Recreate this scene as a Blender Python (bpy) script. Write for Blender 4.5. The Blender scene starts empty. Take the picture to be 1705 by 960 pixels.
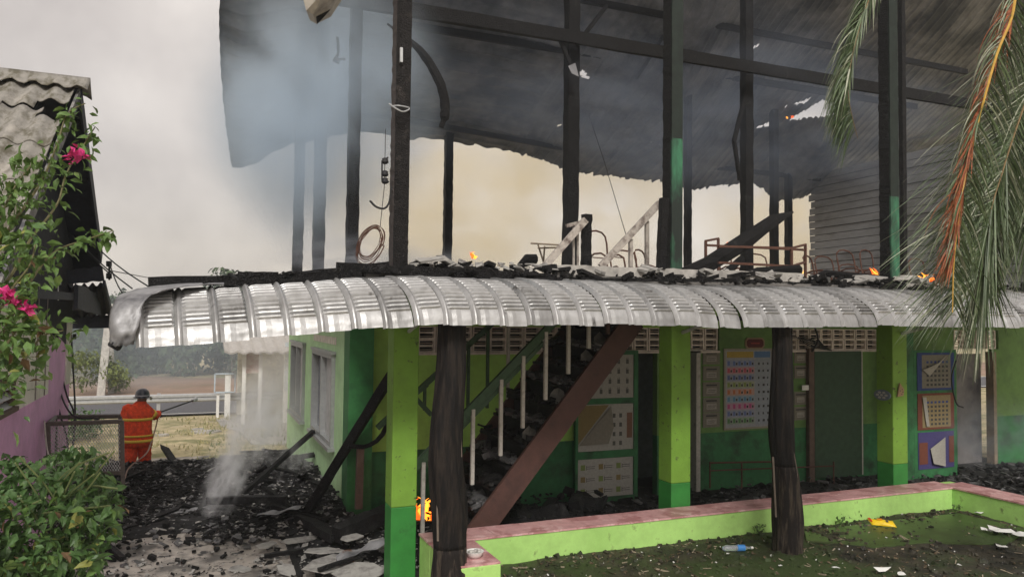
import bpy, bmesh, math, random
import numpy as np
from mathutils import Vector, Matrix, Quaternion, noise as mnoise
rnd = random.Random(7)
nrng = np.random.default_rng(11)
D = bpy.data; S = bpy.context.scene; COL = S.collection
# ------------------------------------------------------------------ camera, sky, sun, exposure
EYE = Vector((0, 0, 3.1)); FOC = 1262.4
CF = Vector((0.38482267, 0.92208945, 0.04077455)); CR = Vector((0.92261818, -0.38554659, 0.01138085)); CU = Vector((-0.02621465, -0.03323973, 0.99910355))
cam = D.objects.new('camera', D.cameras.new('camera')); COL.objects.link(cam)
cam.matrix_world = Matrix(((CR.x, CU.x, -CF.x, EYE.x), (CR.y, CU.y, -CF.y, EYE.y), (CR.z, CU.z, -CF.z, EYE.z), (0, 0, 0, 1)))
cam.data.sensor_width = 36; cam.data.lens = FOC / 1705 * 36; cam.data.clip_end = 4000; cam.data.clip_start = .05
S.camera = cam
SUN_EL, SUN_AZ = 40, 196          # high, behind the camera and to its left; thin smoke softens it
w = D.worlds.new('World'); S.world = w; w.use_nodes = True
nt = w.node_tree; nt.nodes.clear(); N = nt.nodes.new; L = nt.links.new
out = N('ShaderNodeOutputWorld'); mix = N('ShaderNodeMixShader'); b1 = N('ShaderNodeBackground'); b2 = N('ShaderNodeBackground')
sky = N('ShaderNodeTexSky'); sky.sky_type = 'NISHITA'; sky.sun_disc = False
sky.sun_elevation = math.radians(SUN_EL); sky.sun_rotation = math.radians(SUN_AZ); sky.dust_density = 4
b1.inputs[1].default_value = 0.15; L(sky.outputs[0], b1.inputs[0])
tc = N('ShaderNodeTexCoord'); nz = N('ShaderNodeTexNoise'); nz.inputs['Scale'].default_value = 3.6; nz.inputs['Detail'].default_value = 5; nz.inputs['Roughness'].default_value = .55
L(tc.outputs['Generated'], nz.inputs['Vector'])
rp = N('ShaderNodeValToRGB'); rp.color_ramp.elements[0].position = .3; rp.color_ramp.elements[1].position = .72
rp.color_ramp.elements[0].color = (.55, .48, .43, 1); rp.color_ramp.elements[1].color = (.98, .89, .80, 1)
L(nz.outputs[0], rp.inputs[0]); L(rp.outputs[0], b2.inputs[0]); b2.inputs[1].default_value = 1.0
mix.inputs[0].default_value = .84; L(b1.outputs[0], mix.inputs[1]); L(b2.outputs[0], mix.inputs[2]); L(mix.outputs[0], out.inputs[0])
sl = D.lights.new('sun', 'SUN'); sl.energy = 2.4; sl.angle = math.radians(14); sl.color = (1, .97, .92)
so = D.objects.new('sun', sl); COL.objects.link(so)
az = math.radians(SUN_AZ); el = math.radians(SUN_EL)
so.rotation_euler = Vector((math.sin(az) * math.cos(el), math.cos(az) * math.cos(el), math.sin(el))).to_track_quat('Z', 'Y').to_euler()
vs = S.view_settings; vs.view_transform = 'Standard'; vs.look = 'None'; vs.exposure = 0.0; vs.gamma = 1; vs.use_curve_mapping = False
S.render.engine = 'CYCLES'; cy = S.cycles
cy.use_denoising = True; cy.volume_bounces = 4; cy.max_bounces = 8; cy.transparent_max_bounces = 16; cy.volume_step_rate = 2.0; cy.volume_max_steps = 128
cy.sample_clamp_indirect = 6
# ------------------------------------------------------------------ survey helpers: photo pixel + known plane -> point of the place
def ray(x, y): return CF * FOC + CR * (x - 852.5) + CU * (480 - y)
def PY(x, y, Y): d = ray(x, y); return EYE + d * (Y / d.y)
def PX(x, y, X): d = ray(x, y); return EYE + d * (X / d.x)
def PZ(x, y, Z): d = ray(x, y); return EYE + d * ((Z - EYE.z) / d.z)
# ------------------------------------------------------------------ materials
MATS = {}
def M(name, col, rough=.85, var=.25, scale=3., bump=.25, bscale=30., metal=0., col2=None, lo=.45, hi=.62, stretch=(1, 1, 1), col3=None, lo3=.55, hi3=.6, scale3=9., spec=.4, trans=0., emit=None):
    if name in MATS: return MATS[name]
    m = D.materials.new(name); m.use_nodes = True; t = m.node_tree; n = t.nodes; B = n['Principled BSDF']
    g = n.new('ShaderNodeNewGeometry'); mp = n.new('ShaderNodeMapping'); mp.inputs['Scale'].default_value = stretch
    t.links.new(g.outputs['Position'], mp.inputs[0])
    def noi(sc, det=6, ro=.62):
        q = n.new('ShaderNodeTexNoise'); q.inputs['Scale'].default_value = sc; q.inputs['Detail'].default_value = det; q.inputs['Roughness'].default_value = ro
        t.links.new(mp.outputs[0], q.inputs['Vector']); return q
    def ramp(src, a, b, ca, cb):
        r = n.new('ShaderNodeValToRGB'); e = r.color_ramp.elements; e[0].position = a; e[1].position = b; e[0].color = (*ca, 1); e[1].color = (*cb, 1)
        t.links.new(src, r.inputs[0]); return r
    c = ramp(noi(scale * 3).outputs[0], .3, .7, [v * (1 - var) for v in col], [min(1, v * (1 + var)) for v in col]).outputs[0]
    for cc, sc, a, b in ((col2, scale, lo, hi), (col3, scale3, lo3, hi3)):
        if cc is None: continue
        mk = ramp(noi(sc).outputs[0], a, b, (0, 0, 0), (1, 1, 1)); mx = n.new('ShaderNodeMix'); mx.data_type = 'RGBA'
        t.links.new(mk.outputs[0], mx.inputs[0]); t.links.new(c, mx.inputs[6]); mx.inputs[7].default_value = (*cc, 1); c = mx.outputs[2]
    t.links.new(c, B.inputs['Base Color']); B.inputs['Roughness'].default_value = rough; B.inputs['Metallic'].default_value = metal
    B.inputs['Specular IOR Level'].default_value = spec
    if trans: B.inputs['Transmission Weight'].default_value = trans
    if emit: B.inputs['Emission Color'].default_value = (*emit[:3], 1); B.inputs['Emission Strength'].default_value = emit[3]
    if bump:
        bp = n.new('ShaderNodeBump'); bp.inputs['Strength'].default_value = bump; bp.inputs['Distance'].default_value = .02
        t.links.new(noi(bscale, 5, .7).outputs[0], bp.inputs['Height']); t.links.new(bp.outputs[0], B.inputs['Normal'])
    MATS[name] = m; return m
def charmat(name, col=(.009, .0085, .009), ash=(.055, .053, .052), sc=26., lo=.6, hi=.75):
    m = M(name, col, .62, .5, 4, 0, col2=ash, lo=lo, hi=hi, spec=.28)
    t = m.node_tree; n = t.nodes; B = n['Principled BSDF']; tcn = n.new('ShaderNodeNewGeometry')
    mp = n.new('ShaderNodeMapping'); mp.inputs['Scale'].default_value = (1, 1, .6); t.links.new(tcn.outputs['Position'], mp.inputs[0])
    v = n.new('ShaderNodeTexVoronoi'); v.feature = 'DISTANCE_TO_EDGE'; v.inputs['Scale'].default_value = sc; t.links.new(mp.outputs[0], v.inputs['Vector'])
    r = n.new('ShaderNodeValToRGB'); r.color_ramp.elements[1].position = .18; t.links.new(v.outputs[0], r.inputs[0])
    bp = n.new('ShaderNodeBump'); bp.inputs['Strength'].default_value = .8; bp.inputs['Distance'].default_value = .02
    t.links.new(r.outputs[0], bp.inputs['Height']); t.links.new(bp.outputs[0], B.inputs['Normal']); return m
CHAR = charmat('charred_wood', sc=48.); CHAR2 = charmat('charred_wood_fine', (.011, .010, .010), (.10, .095, .09), 70)
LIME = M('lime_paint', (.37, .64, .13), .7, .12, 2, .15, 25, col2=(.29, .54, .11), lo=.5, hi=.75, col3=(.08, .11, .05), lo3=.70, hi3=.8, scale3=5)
LIMEC = M('column_lime_paint', (.17, .33, .04), .65, .10, 2, .15, 25, col2=(.15, .27, .04), lo=.55, hi=.75, col3=(.06, .07, .03), lo3=.61, hi3=.70, scale3=12)  # darker than the bench lime: the awning's shade is put into this colour
DGREEN = M('dark_green_paint', (.030, .20, .035), .6, .15, 2, .15, 25, col3=(.02, .06, .02), lo3=.62, hi3=.8, scale3=5)
WDGREEN = M('sooty_green_paint', (.035, .17, .06), .7, .2, 2, .15, 25, col3=(.02, .035, .02), lo3=.5, hi3=.75, scale3=2.5)
PALEG = M('pale_green_wall', (.44, .66, .36), .75, .12, 1.5, .15, 20, col2=(.30, .48, .24), lo=.5, hi=.8)
CURB = M('bench_lime_paint', (.40, .66, .19), .65, .12, 2, .2, 25, col2=(.33, .57, .15), lo=.5, hi=.75, col3=(.13, .15, .06), lo3=.60, hi3=.74, scale3=6)
TILE = M('pink_tile', (.60, .34, .34), .35, .15, 4, .1, 20, col2=(.44, .21, .21), lo=.5, hi=.56, stretch=(1, 1, 1), col3=(.70, .46, .45), lo3=.58, hi3=.62, scale3=6)
TIN = M('weathered_white_tin', (.47, .47, .47), .42, .12, 5, .1, 60, metal=.6, col2=(.30, .295, .285), lo=.48, hi=.78, stretch=(1, 1, .35), col3=(.08, .075, .07), lo3=.66, hi3=.76, scale3=6)
FLASH = M('sooty_flashing', (.30, .30, .31), .5, .2, 4, .2, 20, metal=.3, col2=(.10, .10, .11), lo=.45, hi=.7, col3=(.16, .09, .06), lo3=.66, hi3=.72, scale3=3)
ROOFU = M('burnt_roof_steel', (.20, .20, .21), .55, .3, 1.0, .2, 12, metal=.3, col2=(.065, .07, .082), lo=.42, hi=.62, col3=(.13, .115, .11), lo3=.70, hi3=.78, scale3=1.2)
CONC = M('pale_concrete', (.42, .40, .37), .9, .15, 3, .3, 30, col2=(.2, .19, .18), lo=.5, hi=.7)
BLOCK = M('vent_block_concrete', (.78, .70, .64), .9, .15, 3, .3, 30, col2=(.50, .43, .39), lo=.55, hi=.8)
DARKIN = M('dark_room', (.075, .08, .09), .9, .3, 1, .2, 10)  # dark blue-grey for the walls inside the rooms
DARKFL = M('sooty_floor', (.035, .034, .034), .85, .4, 4, .5, 30, col2=(.10, .095, .09), lo=.58, hi=.66)
BROWN = M('brown_stringer_paint', (.085, .040, .032), .6, .2, 3, .2, 30, col2=(.04, .02, .018), lo=.5, hi=.8)
RUST = M('rusty_tube', (.10, .045, .030), .8, .3, 10, .2, 60)
DRAIL = M('sooty_green_rail', (.040, .085, .042), .6, .3, 6, .2, 50)
WPAINT = M('old_white_paint', (.46, .44, .40), .7, .15, 8, .2, 40, col2=(.25, .23, .20), lo=.55, hi=.75)
WWOOD = M('scorched_pale_wood', (.42, .38, .34), .8, .2, 8, .2, 40, col2=(.12, .09, .08), lo=.48, hi=.66)
BARK = M('wet_dark_bark', (.022, .017, .014), .75, .5, 6, 1., 16, stretch=(3, 3, .35), spec=.25, col2=(.007, .006, .006), lo=.42, hi=.55, col3=(.22, .20, .17), lo3=.72, hi3=.78, scale3=5)
DIRT = M('dark_wet_soil', (.048, .041, .028), .6, .4, 2.5, .8, 18, col2=(.018, .017, .012), lo=.43, hi=.58, col3=(.040, .062, .018), lo3=.46, hi3=.60, scale3=.8)
MOSS = M('green_algae_water', (.050, .080, .026), .35, .3, 3, .1, 8, col2=(.04, .05, .02), lo=.5, hi=.65)
YARD = M('sooty_wet_concrete', (.43, .385, .34), .6, .2, 1.2, .35, 14, col2=(.12, .11, .10), lo=.47, hi=.60, col3=(.035, .033, .033), lo3=.56, hi3=.62, scale3=4)
ASHBED = M('black_ash', (.012, .0115, .012), .75, .5, 6, 1., 16, col2=(.05, .048, .048), lo=.60, hi=.68, spec=.35)
SHARD = M('broken_fibre_board', (.34, .33, .31), .9, .15, 5, .2, 30, col2=(.15, .14, .135), lo=.48, hi=.68)
SHARDD = M('sooty_shard', (.10, .098, .10), .45, .3, 8, .2, 30, col2=(.04, .04, .04), lo=.5, hi=.6)
GRASS = M('dry_grass_ground', (.44, .37, .23), .95, .3, 1.2, .5, 10, col2=(.20, .20, .095), lo=.48, hi=.62, col3=(.48, .41, .30), lo3=.60, hi3=.7, scale3=.9)
FIELD = M('brown_field', (.30, .20, .145), .95, .15, .3, .3, 3, col2=(.21, .16, .10), lo=.5, hi=.65)
ASPH = M('asphalt', (.105, .105, .115), .85, .12, 3, .2, 40)
LEAFA = M('vine_leaf', (.085, .155, .035), .55, .35, 9, 0, col2=(.15, .22, .06), lo=.55, hi=.65, spec=.4)
LEAFB = M('bush_leaf', (.055, .115, .030), .5, .35, 9, 0, col2=(.10, .17, .045), lo=.55, hi=.65, spec=.45)
PINKF = M('magenta_bract', (.60, .045, .22), .6, .25, 30, 0)
TREEL = M('far_tree_leaf', (.055, .085, .035), .8, .3, .8, 0)
PALMG = M('palm_leaflet_green', (.10, .145, .065), .5, .3, 12, 0, col2=(.19, .22, .13), lo=.52, hi=.68, spec=.5)
PALMW = M('palm_leaflet_pale', (.34, .36, .27), .5, .2, 12, 0, col2=(.20, .23, .13), lo=.5, hi=.65, spec=.5)
PALMO = M('palm_leaflet_scorched', (.30, .095, .040), .7, .35, 12, 0, col2=(.15, .055, .035), lo=.5, hi=.65)
RACH = M('palm_rachis_yellow', (.50, .30, .055), .5, .2, 8, .1)
RACHB = M('palm_rachis_brown', (.22, .15, .075), .6, .2, 8, .1)
PINKW = M('mauve_paint', (.76, .42, .68), .75, .12, 1.5, .1, col2=(.62, .33, .55), lo=.5, hi=.75)
CREAM = M('cream_paint', (.78, .74, .66), .8, .1, 1.5, .1, col2=(.55, .50, .44), lo=.52, hi=.75)
ASBR = M('mossy_fibre_cement', (.27, .255, .23), .9, .2, 5, .4, 25, col2=(.12, .11, .08), lo=.47, hi=.62, col3=(.40, .37, .33), lo3=.60, hi3=.7, scale3=1.5, stretch=(1.6, .5, 1))
FLAME = M('flame', (.9, .3, .05), .9, .1, 4, 0, emit=(1, .11, .01, 1.5)); FLAMEY = M('flame_core', (1, .6, .1), .9, .1, 4, 0, emit=(1, .34, .03, 2.2))
BLACK = M('black_rubber', (.015, .015, .017), .6, .2)
GLASS = M('sooty_window_glass', (.16, .17, .20), .25, .3, 1.5, 0, spec=.6)
FRAMEW = M('grey_aluminium', (.32, .33, .33), .4, .1, 5, .05, metal=.4)
WHITE = M('white_paint', (.75, .74, .71), .6, .08, 5, .05)
GALV = M('galvanised_steel', (.48, .49, .50), .45, .12, 3, .1, metal=.4)
ORANGE = M('orange_red_turnout_cloth', (.80, .075, .02), .8, .28, 7, 1., 11, col2=(.50, .045, .02), lo=.5, hi=.65); YEL = M('yellow_reflective_tape', (.75, .50, .06), .6, .15, 20, 0)
SKIN = M('brown_skin', (.22, .11, .07), .6, .1)
def flat(name, c, r=.8): return M(name, c, r, .12, 8, .05)
# ------------------------------------------------------------------ mesh builder
class MB:
    def __init__(s): s.v = []; s.f = []; s.mi = []; s.cur = 0
    def add(s, vs, fs):
        o = len(s.v); s.v += [tuple(v) for v in vs]; s.f += [tuple(o + i for i in f) for f in fs]; s.mi += [s.cur] * len(fs); return s
    def box(s, lo, hi):
        a, b = lo, hi
        return s.add([(a[0], a[1], a[2]), (b[0], a[1], a[2]), (b[0], b[1], a[2]), (a[0], b[1], a[2]), (a[0], a[1], b[2]), (b[0], a[1], b[2]), (b[0], b[1], b[2]), (a[0], b[1], b[2])],
                     [(0, 3, 2, 1), (4, 5, 6, 7), (0, 1, 5, 4), (1, 2, 6, 5), (2, 3, 7, 6), (3, 0, 4, 7)])
    def cbox(s, c, sz): return s.box([c[i] - sz[i] / 2 for i in range(3)], [c[i] + sz[i] / 2 for i in range(3)])
    def bar(s, p, q, w, h, up=(0, 0, 1), seg=1, jit=0.):
        p = Vector(p); q = Vector(q); d = (q - p).normalized(); u = Vector(up)
        if abs(d.dot(u)) > .97: u = Vector((0, 1, 0))
        a = d.cross(u).normalized() * (w / 2); b = a.cross(d).normalized() * (h / 2); vs = []
        for k in range(seg + 1):
            c = p.lerp(q, k / seg)
            for sa, sb in ((-1, -1), (1, -1), (1, 1), (-1, 1)):
                vs.append(c + a * sa * (1 + rnd.uniform(-jit, jit)) + b * sb * (1 + rnd.uniform(-jit, jit)))
        fs = [(3, 2, 1, 0), tuple(seg * 4 + i for i in range(4))]
        for k in range(seg):
            for i in range(4): fs.append((k * 4 + i, k * 4 + (i + 1) % 4, k * 4 + 4 + (i + 1) % 4, k * 4 + 4 + i))
        return s.add(vs, fs)
    def tube(s, pts, rad, n=6, jit=0., cap=True):
        pts = [Vector(p) for p in pts]; m = len(pts)
        if not hasattr(rad, '__len__'): rad = [rad] * m
        ref = Vector((0.13, .31, .94)); vs = []
        for k, p in enumerate(pts):
            d = (pts[min(k + 1, m - 1)] - pts[max(k - 1, 0)]); d = d.normalized() if d.length > 1e-9 else Vector((0, 0, 1))
            r_ = ref if abs(d.dot(ref)) < .95 else Vector((1, 0, 0))
            a = d.cross(r_).normalized(); b = d.cross(a)
            for i in range(n):
                t = 2 * math.pi * i / n; rr = rad[k] * (1 + rnd.uniform(-jit, jit)); vs.append(p + a * math.cos(t) * rr + b * math.sin(t) * rr)
        fs = []
        for k in range(m - 1):
            for i in range(n): fs.append((k * n + i, k * n + (i + 1) % n, (k + 1) * n + (i + 1) % n, (k + 1) * n + i))
        if cap: fs += [tuple(range(n))[::-1], tuple((m - 1) * n + i for i in range(n))]
        return s.add(vs, fs)
    def loft(s, rings):
        n = len(rings[0]); vs = [v for r in rings for v in r]; fs = []
        for k in range(len(rings) - 1):
            for i in range(n): fs.append((k * n + i, k * n + (i + 1) % n, (k + 1) * n + (i + 1) % n, (k + 1) * n + i))
        fs += [tuple(range(n))[::-1], tuple((len(rings) - 1) * n + i for i in range(n))]
        return s.add(vs, fs)
    def quad(s, a, b, c, d): return s.add([a, b, c, d], [(0, 1, 2, 3)])
    def slab(s, poly, th):     # polygon thickened along vector th
        n = len(poly); th = Vector(th); vs = [Vector(p) for p in poly] + [Vector(p) + th for p in poly]
        return s.add(vs, [tuple(range(n)), tuple(range(2 * n - 1, n - 1, -1))] + [(i, i + n, (i + 1) % n + n, (i + 1) % n) for i in range(n)])
    def mesh(s, name, mat, smooth=False):
        me = D.meshes.new(name); me.from_pydata(s.v, [], s.f)
        for m in (mat if isinstance(mat, (list, tuple)) else [mat]): me.materials.append(m)
        if isinstance(mat, (list, tuple)): me.polygons.foreach_set('material_index', s.mi)
        if smooth: me.polygons.foreach_set('use_smooth', [True] * len(me.polygons))
        me.update(); return me
    def build(s, name, mat, parent=None, smooth=False, loc=None):
        return put(name, s.mesh(name, mat, smooth), parent, loc)
def put(name, me, parent=None, loc=None, rot=None, scale=None):
    o = D.objects.new(name, me); COL.objects.link(o)
    if parent: o.parent = parent; o.matrix_parent_inverse = Matrix.Identity(4)
    if loc is not None: o.location = loc
    if rot is not None: o.rotation_euler = rot
    if scale is not None: o.scale = scale if hasattr(scale, '__len__') else (scale,) * 3
    return o
def tag(o, label=None, cat=None, group=None, kind=None):
    if label: o['label'] = label
    if cat: o['category'] = cat
    if group: o['group'] = group
    if kind: o['kind'] = kind
    return o
def thing(name, label, cat, group=None):      # empties sit at the origin of the place; meshes carry place coordinates
    return tag(put(name, None), label, cat, group)
def fix(mb_o):                                # fixes winding
    me = mb_o.data; bm = bmesh.new(); bm.from_mesh(me); bmesh.ops.recalc_face_normals(bm, faces=bm.faces); bm.to_mesh(me); bm.free(); return mb_o
def stuff(o, label=None, cat=None): return tag(o, label, cat, None, 'stuff')
def nz3(x, y, z=0., s=1.): return mnoise.noise(Vector((x * s, y * s, z * s)))
def pl(pts, t):                               # point on a polyline, t in 0..1
    f = t * (len(pts) - 1); i = min(int(f), len(pts) - 2); return Vector(pts[i]).lerp(Vector(pts[i + 1]), f - i)
def smoothpl(pts, n):
    P = [Vector(p) for p in pts]; P = [P[0] * 2 - P[1]] + P + [P[-1] * 2 - P[-2]]; o = []
    m = len(P) - 3
    for k in range(n + 1):
        f = k / n * m; i = min(int(f), m - 1); t = f - i; a, b, c, d = P[i:i + 4]
        o.append(.5 * ((2 * b) + (c - a) * t + (2 * a - 5 * b + 4 * c - d) * t * t + (3 * b - a - 3 * c + d) * t ** 3))
    return o
# ================================================================== SETTING: ground, yard, road, field
def hz(x, y):        # height of the debris over the yard
    h = .40 * math.exp(-((y - 15.2 + .15 * x) / 1.0) ** 2) * (1 / (1 + math.exp((x - 1.6) * 6))) * (.12 + .88 / (1 + math.exp(-(x + 1.9) * 5)))
    h += .44 * math.exp(-((x - 1.7) / .75) ** 2 - ((y - 14.0) / 1.5) ** 2) + .35 * math.exp(-((x - 1.95) / .5) ** 2 - ((y - 11.7) / 1.2) ** 2)
    h += .30 * math.exp(-((x - 2.9) / .6) ** 2 - ((y - 10.2) / .9) ** 2) + .10 * math.exp(-((x - .2) / 1.5) ** 2 - ((y - 12.5) / 1.2) ** 2)
    return h
def grid(fn, x0, x1, y0, y1, nx, ny):
    vs = [fn(x0 + (x1 - x0) * i / nx, y0 + (y1 - y0) * j / ny) for j in range(ny + 1) for i in range(nx + 1)]
    fs = [(j * (nx + 1) + i, j * (nx + 1) + i + 1, (j + 1) * (nx + 1) + i + 1, (j + 1) * (nx + 1) + i) for j in range(ny) for i in range(nx)]
    return vs, fs
g = MB(); g.add(*grid(lambda x, y: (x, y, -.03), -380, 380, -20, 480, 8, 8)); tag(g.build('ground', GRASS), kind='structure')
g = MB(); g.add(*grid(lambda x, y: (x, y, .004 + .05 * nz3(x, y, 0, .9)), -12, 14, 16.6, 25.2, 60, 24)); tag(g.build('dry_yard', GRASS, smooth=True), kind='structure')
g = MB(); g.add(*grid(lambda x, y: (x, y, .0), -8, 2.3, 2, 18.3, 4, 4)); tag(g.build('concrete_yard', YARD), kind='structure')
g = MB(); g.add(*grid(lambda x, y: (x, y, .02), -90, 90, 25.9, 31.2, 4, 1)); tag(g.build('road', ASPH), kind='structure')
g = MB()
for yy in (26.1, 30.9): g.box((-90, yy, .024), (90, yy + .12, .028))
tag(g.build('road_edge_line', WHITE), kind='structure')
g = MB(); g.add(*grid(lambda x, y: (x, y, .01 + .12 * nz3(x, y, 0, .15)), -120, 120, 32, 43, 60, 12)); tag(g.build('field', FIELD, smooth=True), kind='structure')
g = MB(); g.slab([PZ(360, 697, .03), PZ(405, 690, .03), PZ(480, 690, .03), (2.2, 19, .03), (1.35, 19.5, .03), (1.2, 21.5, .03), (.75, 23.0, .03)], (0, 0, -.05)); tag(fix(g.build('pale_path', CONC)), kind='structure')
# far hills fading in the smoke
g = MB()
vs, fs = grid(lambda x, y: (x, 150 + y * 60, (0 if y < .5 else 9 + 5 * nz3(x, 0, 0, .013) + 2 * nz3(x, 3, 0, .06))), -300, 300, 0, 1, 90, 1)
g.add(vs, fs); tag(g.build('hills', TREEL), kind='structure')
# planter soil, right
def soilz(x, y): return .30 + .035 * nz3(x, y, 0, 1.6) + .02 * nz3(x, y, 5, 5)
g = MB(); g.add(*grid(lambda x, y: (x, y, soilz(x, y)), 2.95, 10.75, 3.2, 8.2, 120, 80)); tag(g.build('planter_soil', DIRT, smooth=True), kind='structure')
g = MB()
alg = [(7.6, 7.95), (9.4, 7.95), (10.5, 7.9), (10.6, 6.9), (9.6, 6.6), (8.7, 7.0), (7.9, 7.1), (7.3, 7.6)]
g.slab([(x, y, .318) for x, y in alg], (0, 0, -.02)); tag(fix(g.build('puddle', MOSS)), kind='structure')
# ================================================================== debris in the yard
DX = []
vs, fs = grid(lambda x, y: (x, y, .006 + hz(x, y) + (.05 * nz3(x, y, 0, 3) + .025 * nz3(x, y, 2, 9)) * min(1, .25 + hz(x, y) * 3) - .20 * max(0, min(1, (11.3 - y + .8 * (x < .6) - (x > 1.2) * 1.4 + nz3(x, y, 9, .8) * 1.2)))), -3.4, 3.4, 9.0, 16.9, 170, 200)
g = MB(); g.add(vs, fs); stuff(g.build('ash_bed', ASHBED), 'heaps of black ash and burnt rubble across the yard beside the building', 'ash')
def shards(name, n, fn, s0, s1, mat, label, flat_=.18, seed=1, parent=None, cat='debris', long=1.):
    r = np.random.default_rng(seed); V = []; F = []
    base = np.array([(-1, -1, -1), (1, -1, -1), (1, 1, -1), (-1, 1, -1), (-1, -1, 1), (1, -1, 1), (1, 1, 1), (-1, 1, 1)], float)
    fb = [(0, 3, 2, 1), (4, 5, 6, 7), (0, 1, 5, 4), (1, 2, 6, 5), (2, 3, 7, 6), (3, 0, 4, 7)]
    k = 0
    for _ in range(n * 4):
        if k >= n: break
        p = fn(r)
        if p is None: continue
        sz = s0 + (s1 - s0) * r.random() ** 3
        b = base * np.array([sz * (.6 + long * r.random()), sz * (.4 + .5 * r.random()), sz * flat_ * (.5 + r.random())]) * (1 + .35 * (r.random((8, 3)) - .5))
        e = Matrix.Rotation(r.random() * 6.28, 3, 'Z') @ Matrix.Rotation((r.random() - .5) * .9, 3, 'X') @ Matrix.Rotation((r.random() - .5) * .9, 3, 'Y')
        b = b @ np.array(e).T + np.array(p); V += b.tolist(); F += [tuple(8 * k + i for i in f) for f in fb]; k += 1
    me = D.meshes.new(name); me.from_pydata(V, [], F); me.materials.append(mat); o = put(name, me, parent)
    o['kind'] = 'stuff'
    if parent is None: tag(o, label, cat)
    return o
def yard_fn(xa, xb, ya, yb, dens=None):
    def f(r):
        x = xa + (xb - xa) * r.random(); y = ya + (yb - ya) * r.random()
        if x > 2.05 and y > 11.1: return None
        if dens and r.random() > dens(x, y): return None
        return (x, y, hz(x, y) + .02)
    return f
near = lambda x, y: min(1, max(.05, (y - 11.6 + nz3(x, y, 4, .9) * 1.2) * .45 + max(0, min(1, (x - .9))) * .6))
shards('charcoal_rubble', 15000, yard_fn(-3.3, 3.3, 9.0, 16.6, near), .007, .05, CHAR2, 'small charcoal lumps strewn thickly over the yard and heaps', .5, 3)
shards('pale_rubble', 4200, yard_fn(-3.3, 3.3, 9.0, 16.6, lambda x, y: .16 + .5 * (x > .8) + .35 * (y > 12.5)), .008, .045, SHARD, 'small pale chips of broken board scattered over the ash', .2, 4)
shards('grey_rubble', 5500, yard_fn(-3.3, 3.3, 9.0, 16.6, near), .010, .065, SHARDD, 'sooty grey shards mixed into the black heaps', .2, 5)
shards('plank_rubble', 420, yard_fn(-3.3, 3.2, 10.6, 16.4, near), .03, .10, CHAR, 'short burnt sticks lying over the rubble heaps', .2, 6, long=6)
# broken boards, each one a thing
def board(px, py, zz, w_, h_, rot, label, mat=SHARD, tilt=0, n=6, th=.014, seed=0):
    r = random.Random(seed * 7 + int(px)); c = PZ(px, py, zz); pts = []
    for k in range(n):
        a = 2 * math.pi * (k + r.uniform(-.25, .25)) / n; pts.append(Vector((math.cos(a) * w_ / 2 * r.uniform(.8, 1.25), math.sin(a) * h_ / 2 * r.uniform(.8, 1.25), 0)))
    m = MB(); m.slab(pts, (0, 0, -th)); o = fix(m.build('broken_board', mat)); o.location = c
    o.rotation_euler = (tilt, r.uniform(-.08, .08), rot); tag(o, label, 'board', 'broken boards on the yard'); return o
BD = [(372, 886, .03, .30, .17, .3, 'pale pointed board shard alone on the wet concrete'), (560, 935, .12, .75, .55, .5, 'large grey board sheet at the foot of the lime column, leftmost piece'),
 (600, 950, .10, .60, .45, -.3, 'grey sheet piece tucked against the foot of the nearest lime column'), (445, 905, .10, .38, .22, .9, 'light grey folded board with raised edge near the frame bottom'),
 (500, 897, .12, .55, .20, .2, 'long pale board slab below the fallen leaning beam'), (520, 868, .20, .5, .18, .1, 'narrow grey board on the ash by the corner'),
 (400, 945, .03, .30, .2, -.5, 'small pale board at the bottom edge left of the pile'), (480, 948, .05, .28, .35, .4, 'upright-looking grey board scrap at the very bottom'),
 (345, 835, .05, .35, .12, .1, 'thin whitish board strip in the middle of the yard'), (270, 815, .06, .5, .16, .0, 'wide flat grey sheet lying in ash behind the bush'),
 (430, 880, .03, .18, .12, .6, 'small brownish board under the smoking beam'), (190, 905, .03, .3, .10, .2, 'pale board sliver beside the leafy bush'),
 (170, 925, .03, .25, .2, .8, 'reddish grey board scrap by the bush base'), (325, 900, .03, .16, .10, .9, 'little white chip on clear concrete'),
 (628, 905, .25, .35, .25, .5, 'grey board leaning into rubble behind the lime column'), (470, 780, .35, .35, .12, .3, 'white strip on top of the glowing heap by the wall'),
 (455, 800, .30, .22, .14, .9, 'pale chip beside the embers'), (250, 790, .15, .2, .1, .2, 'small white flake on the far ash ridge'),
 (540, 915, .15, .30, .5, 1.2, 'tall narrow board standing askew in the pile'), (585, 893, .28, .3, .2, .1, 'dark grey board half buried by the corner pillar')]
for i, b in enumerate(BD): board(*b, mat=(SHARD if i % 5 else M('dusty_board', (.26, .245, .235), .9, .2, 5, .3, 25, col2=(.1, .1, .1), lo=.5, hi=.65)), seed=i, tilt=.12 * (i % 3))
def tri_scrap(px, py, zz, s, label, mat, cat='scrap', name='paper_scrap', grp='litter in the planter'):
    c = PZ(px, py, zz); r = random.Random(int(px)); m = MB(); n = 7; rr = [r.uniform(.5, 1.2) for _ in range(n)]
    top = [Vector((math.cos(6.28 * k / n) * s * rr[k], math.sin(6.28 * k / n) * s * .7 * rr[k], r.uniform(.0, .35) * s)) for k in range(n)]
    m.add([(0, 0, .25 * s)] + top + [(0, 0, .1 * s)], [(0, k + 1, (k + 1) % n + 1) for k in range(n)] + [(n + 1, (k + 1) % n + 1, k + 1) for k in range(n)])
    o = m.build(name, mat); o.location = c; return tag(o, label, cat, grp)
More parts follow.
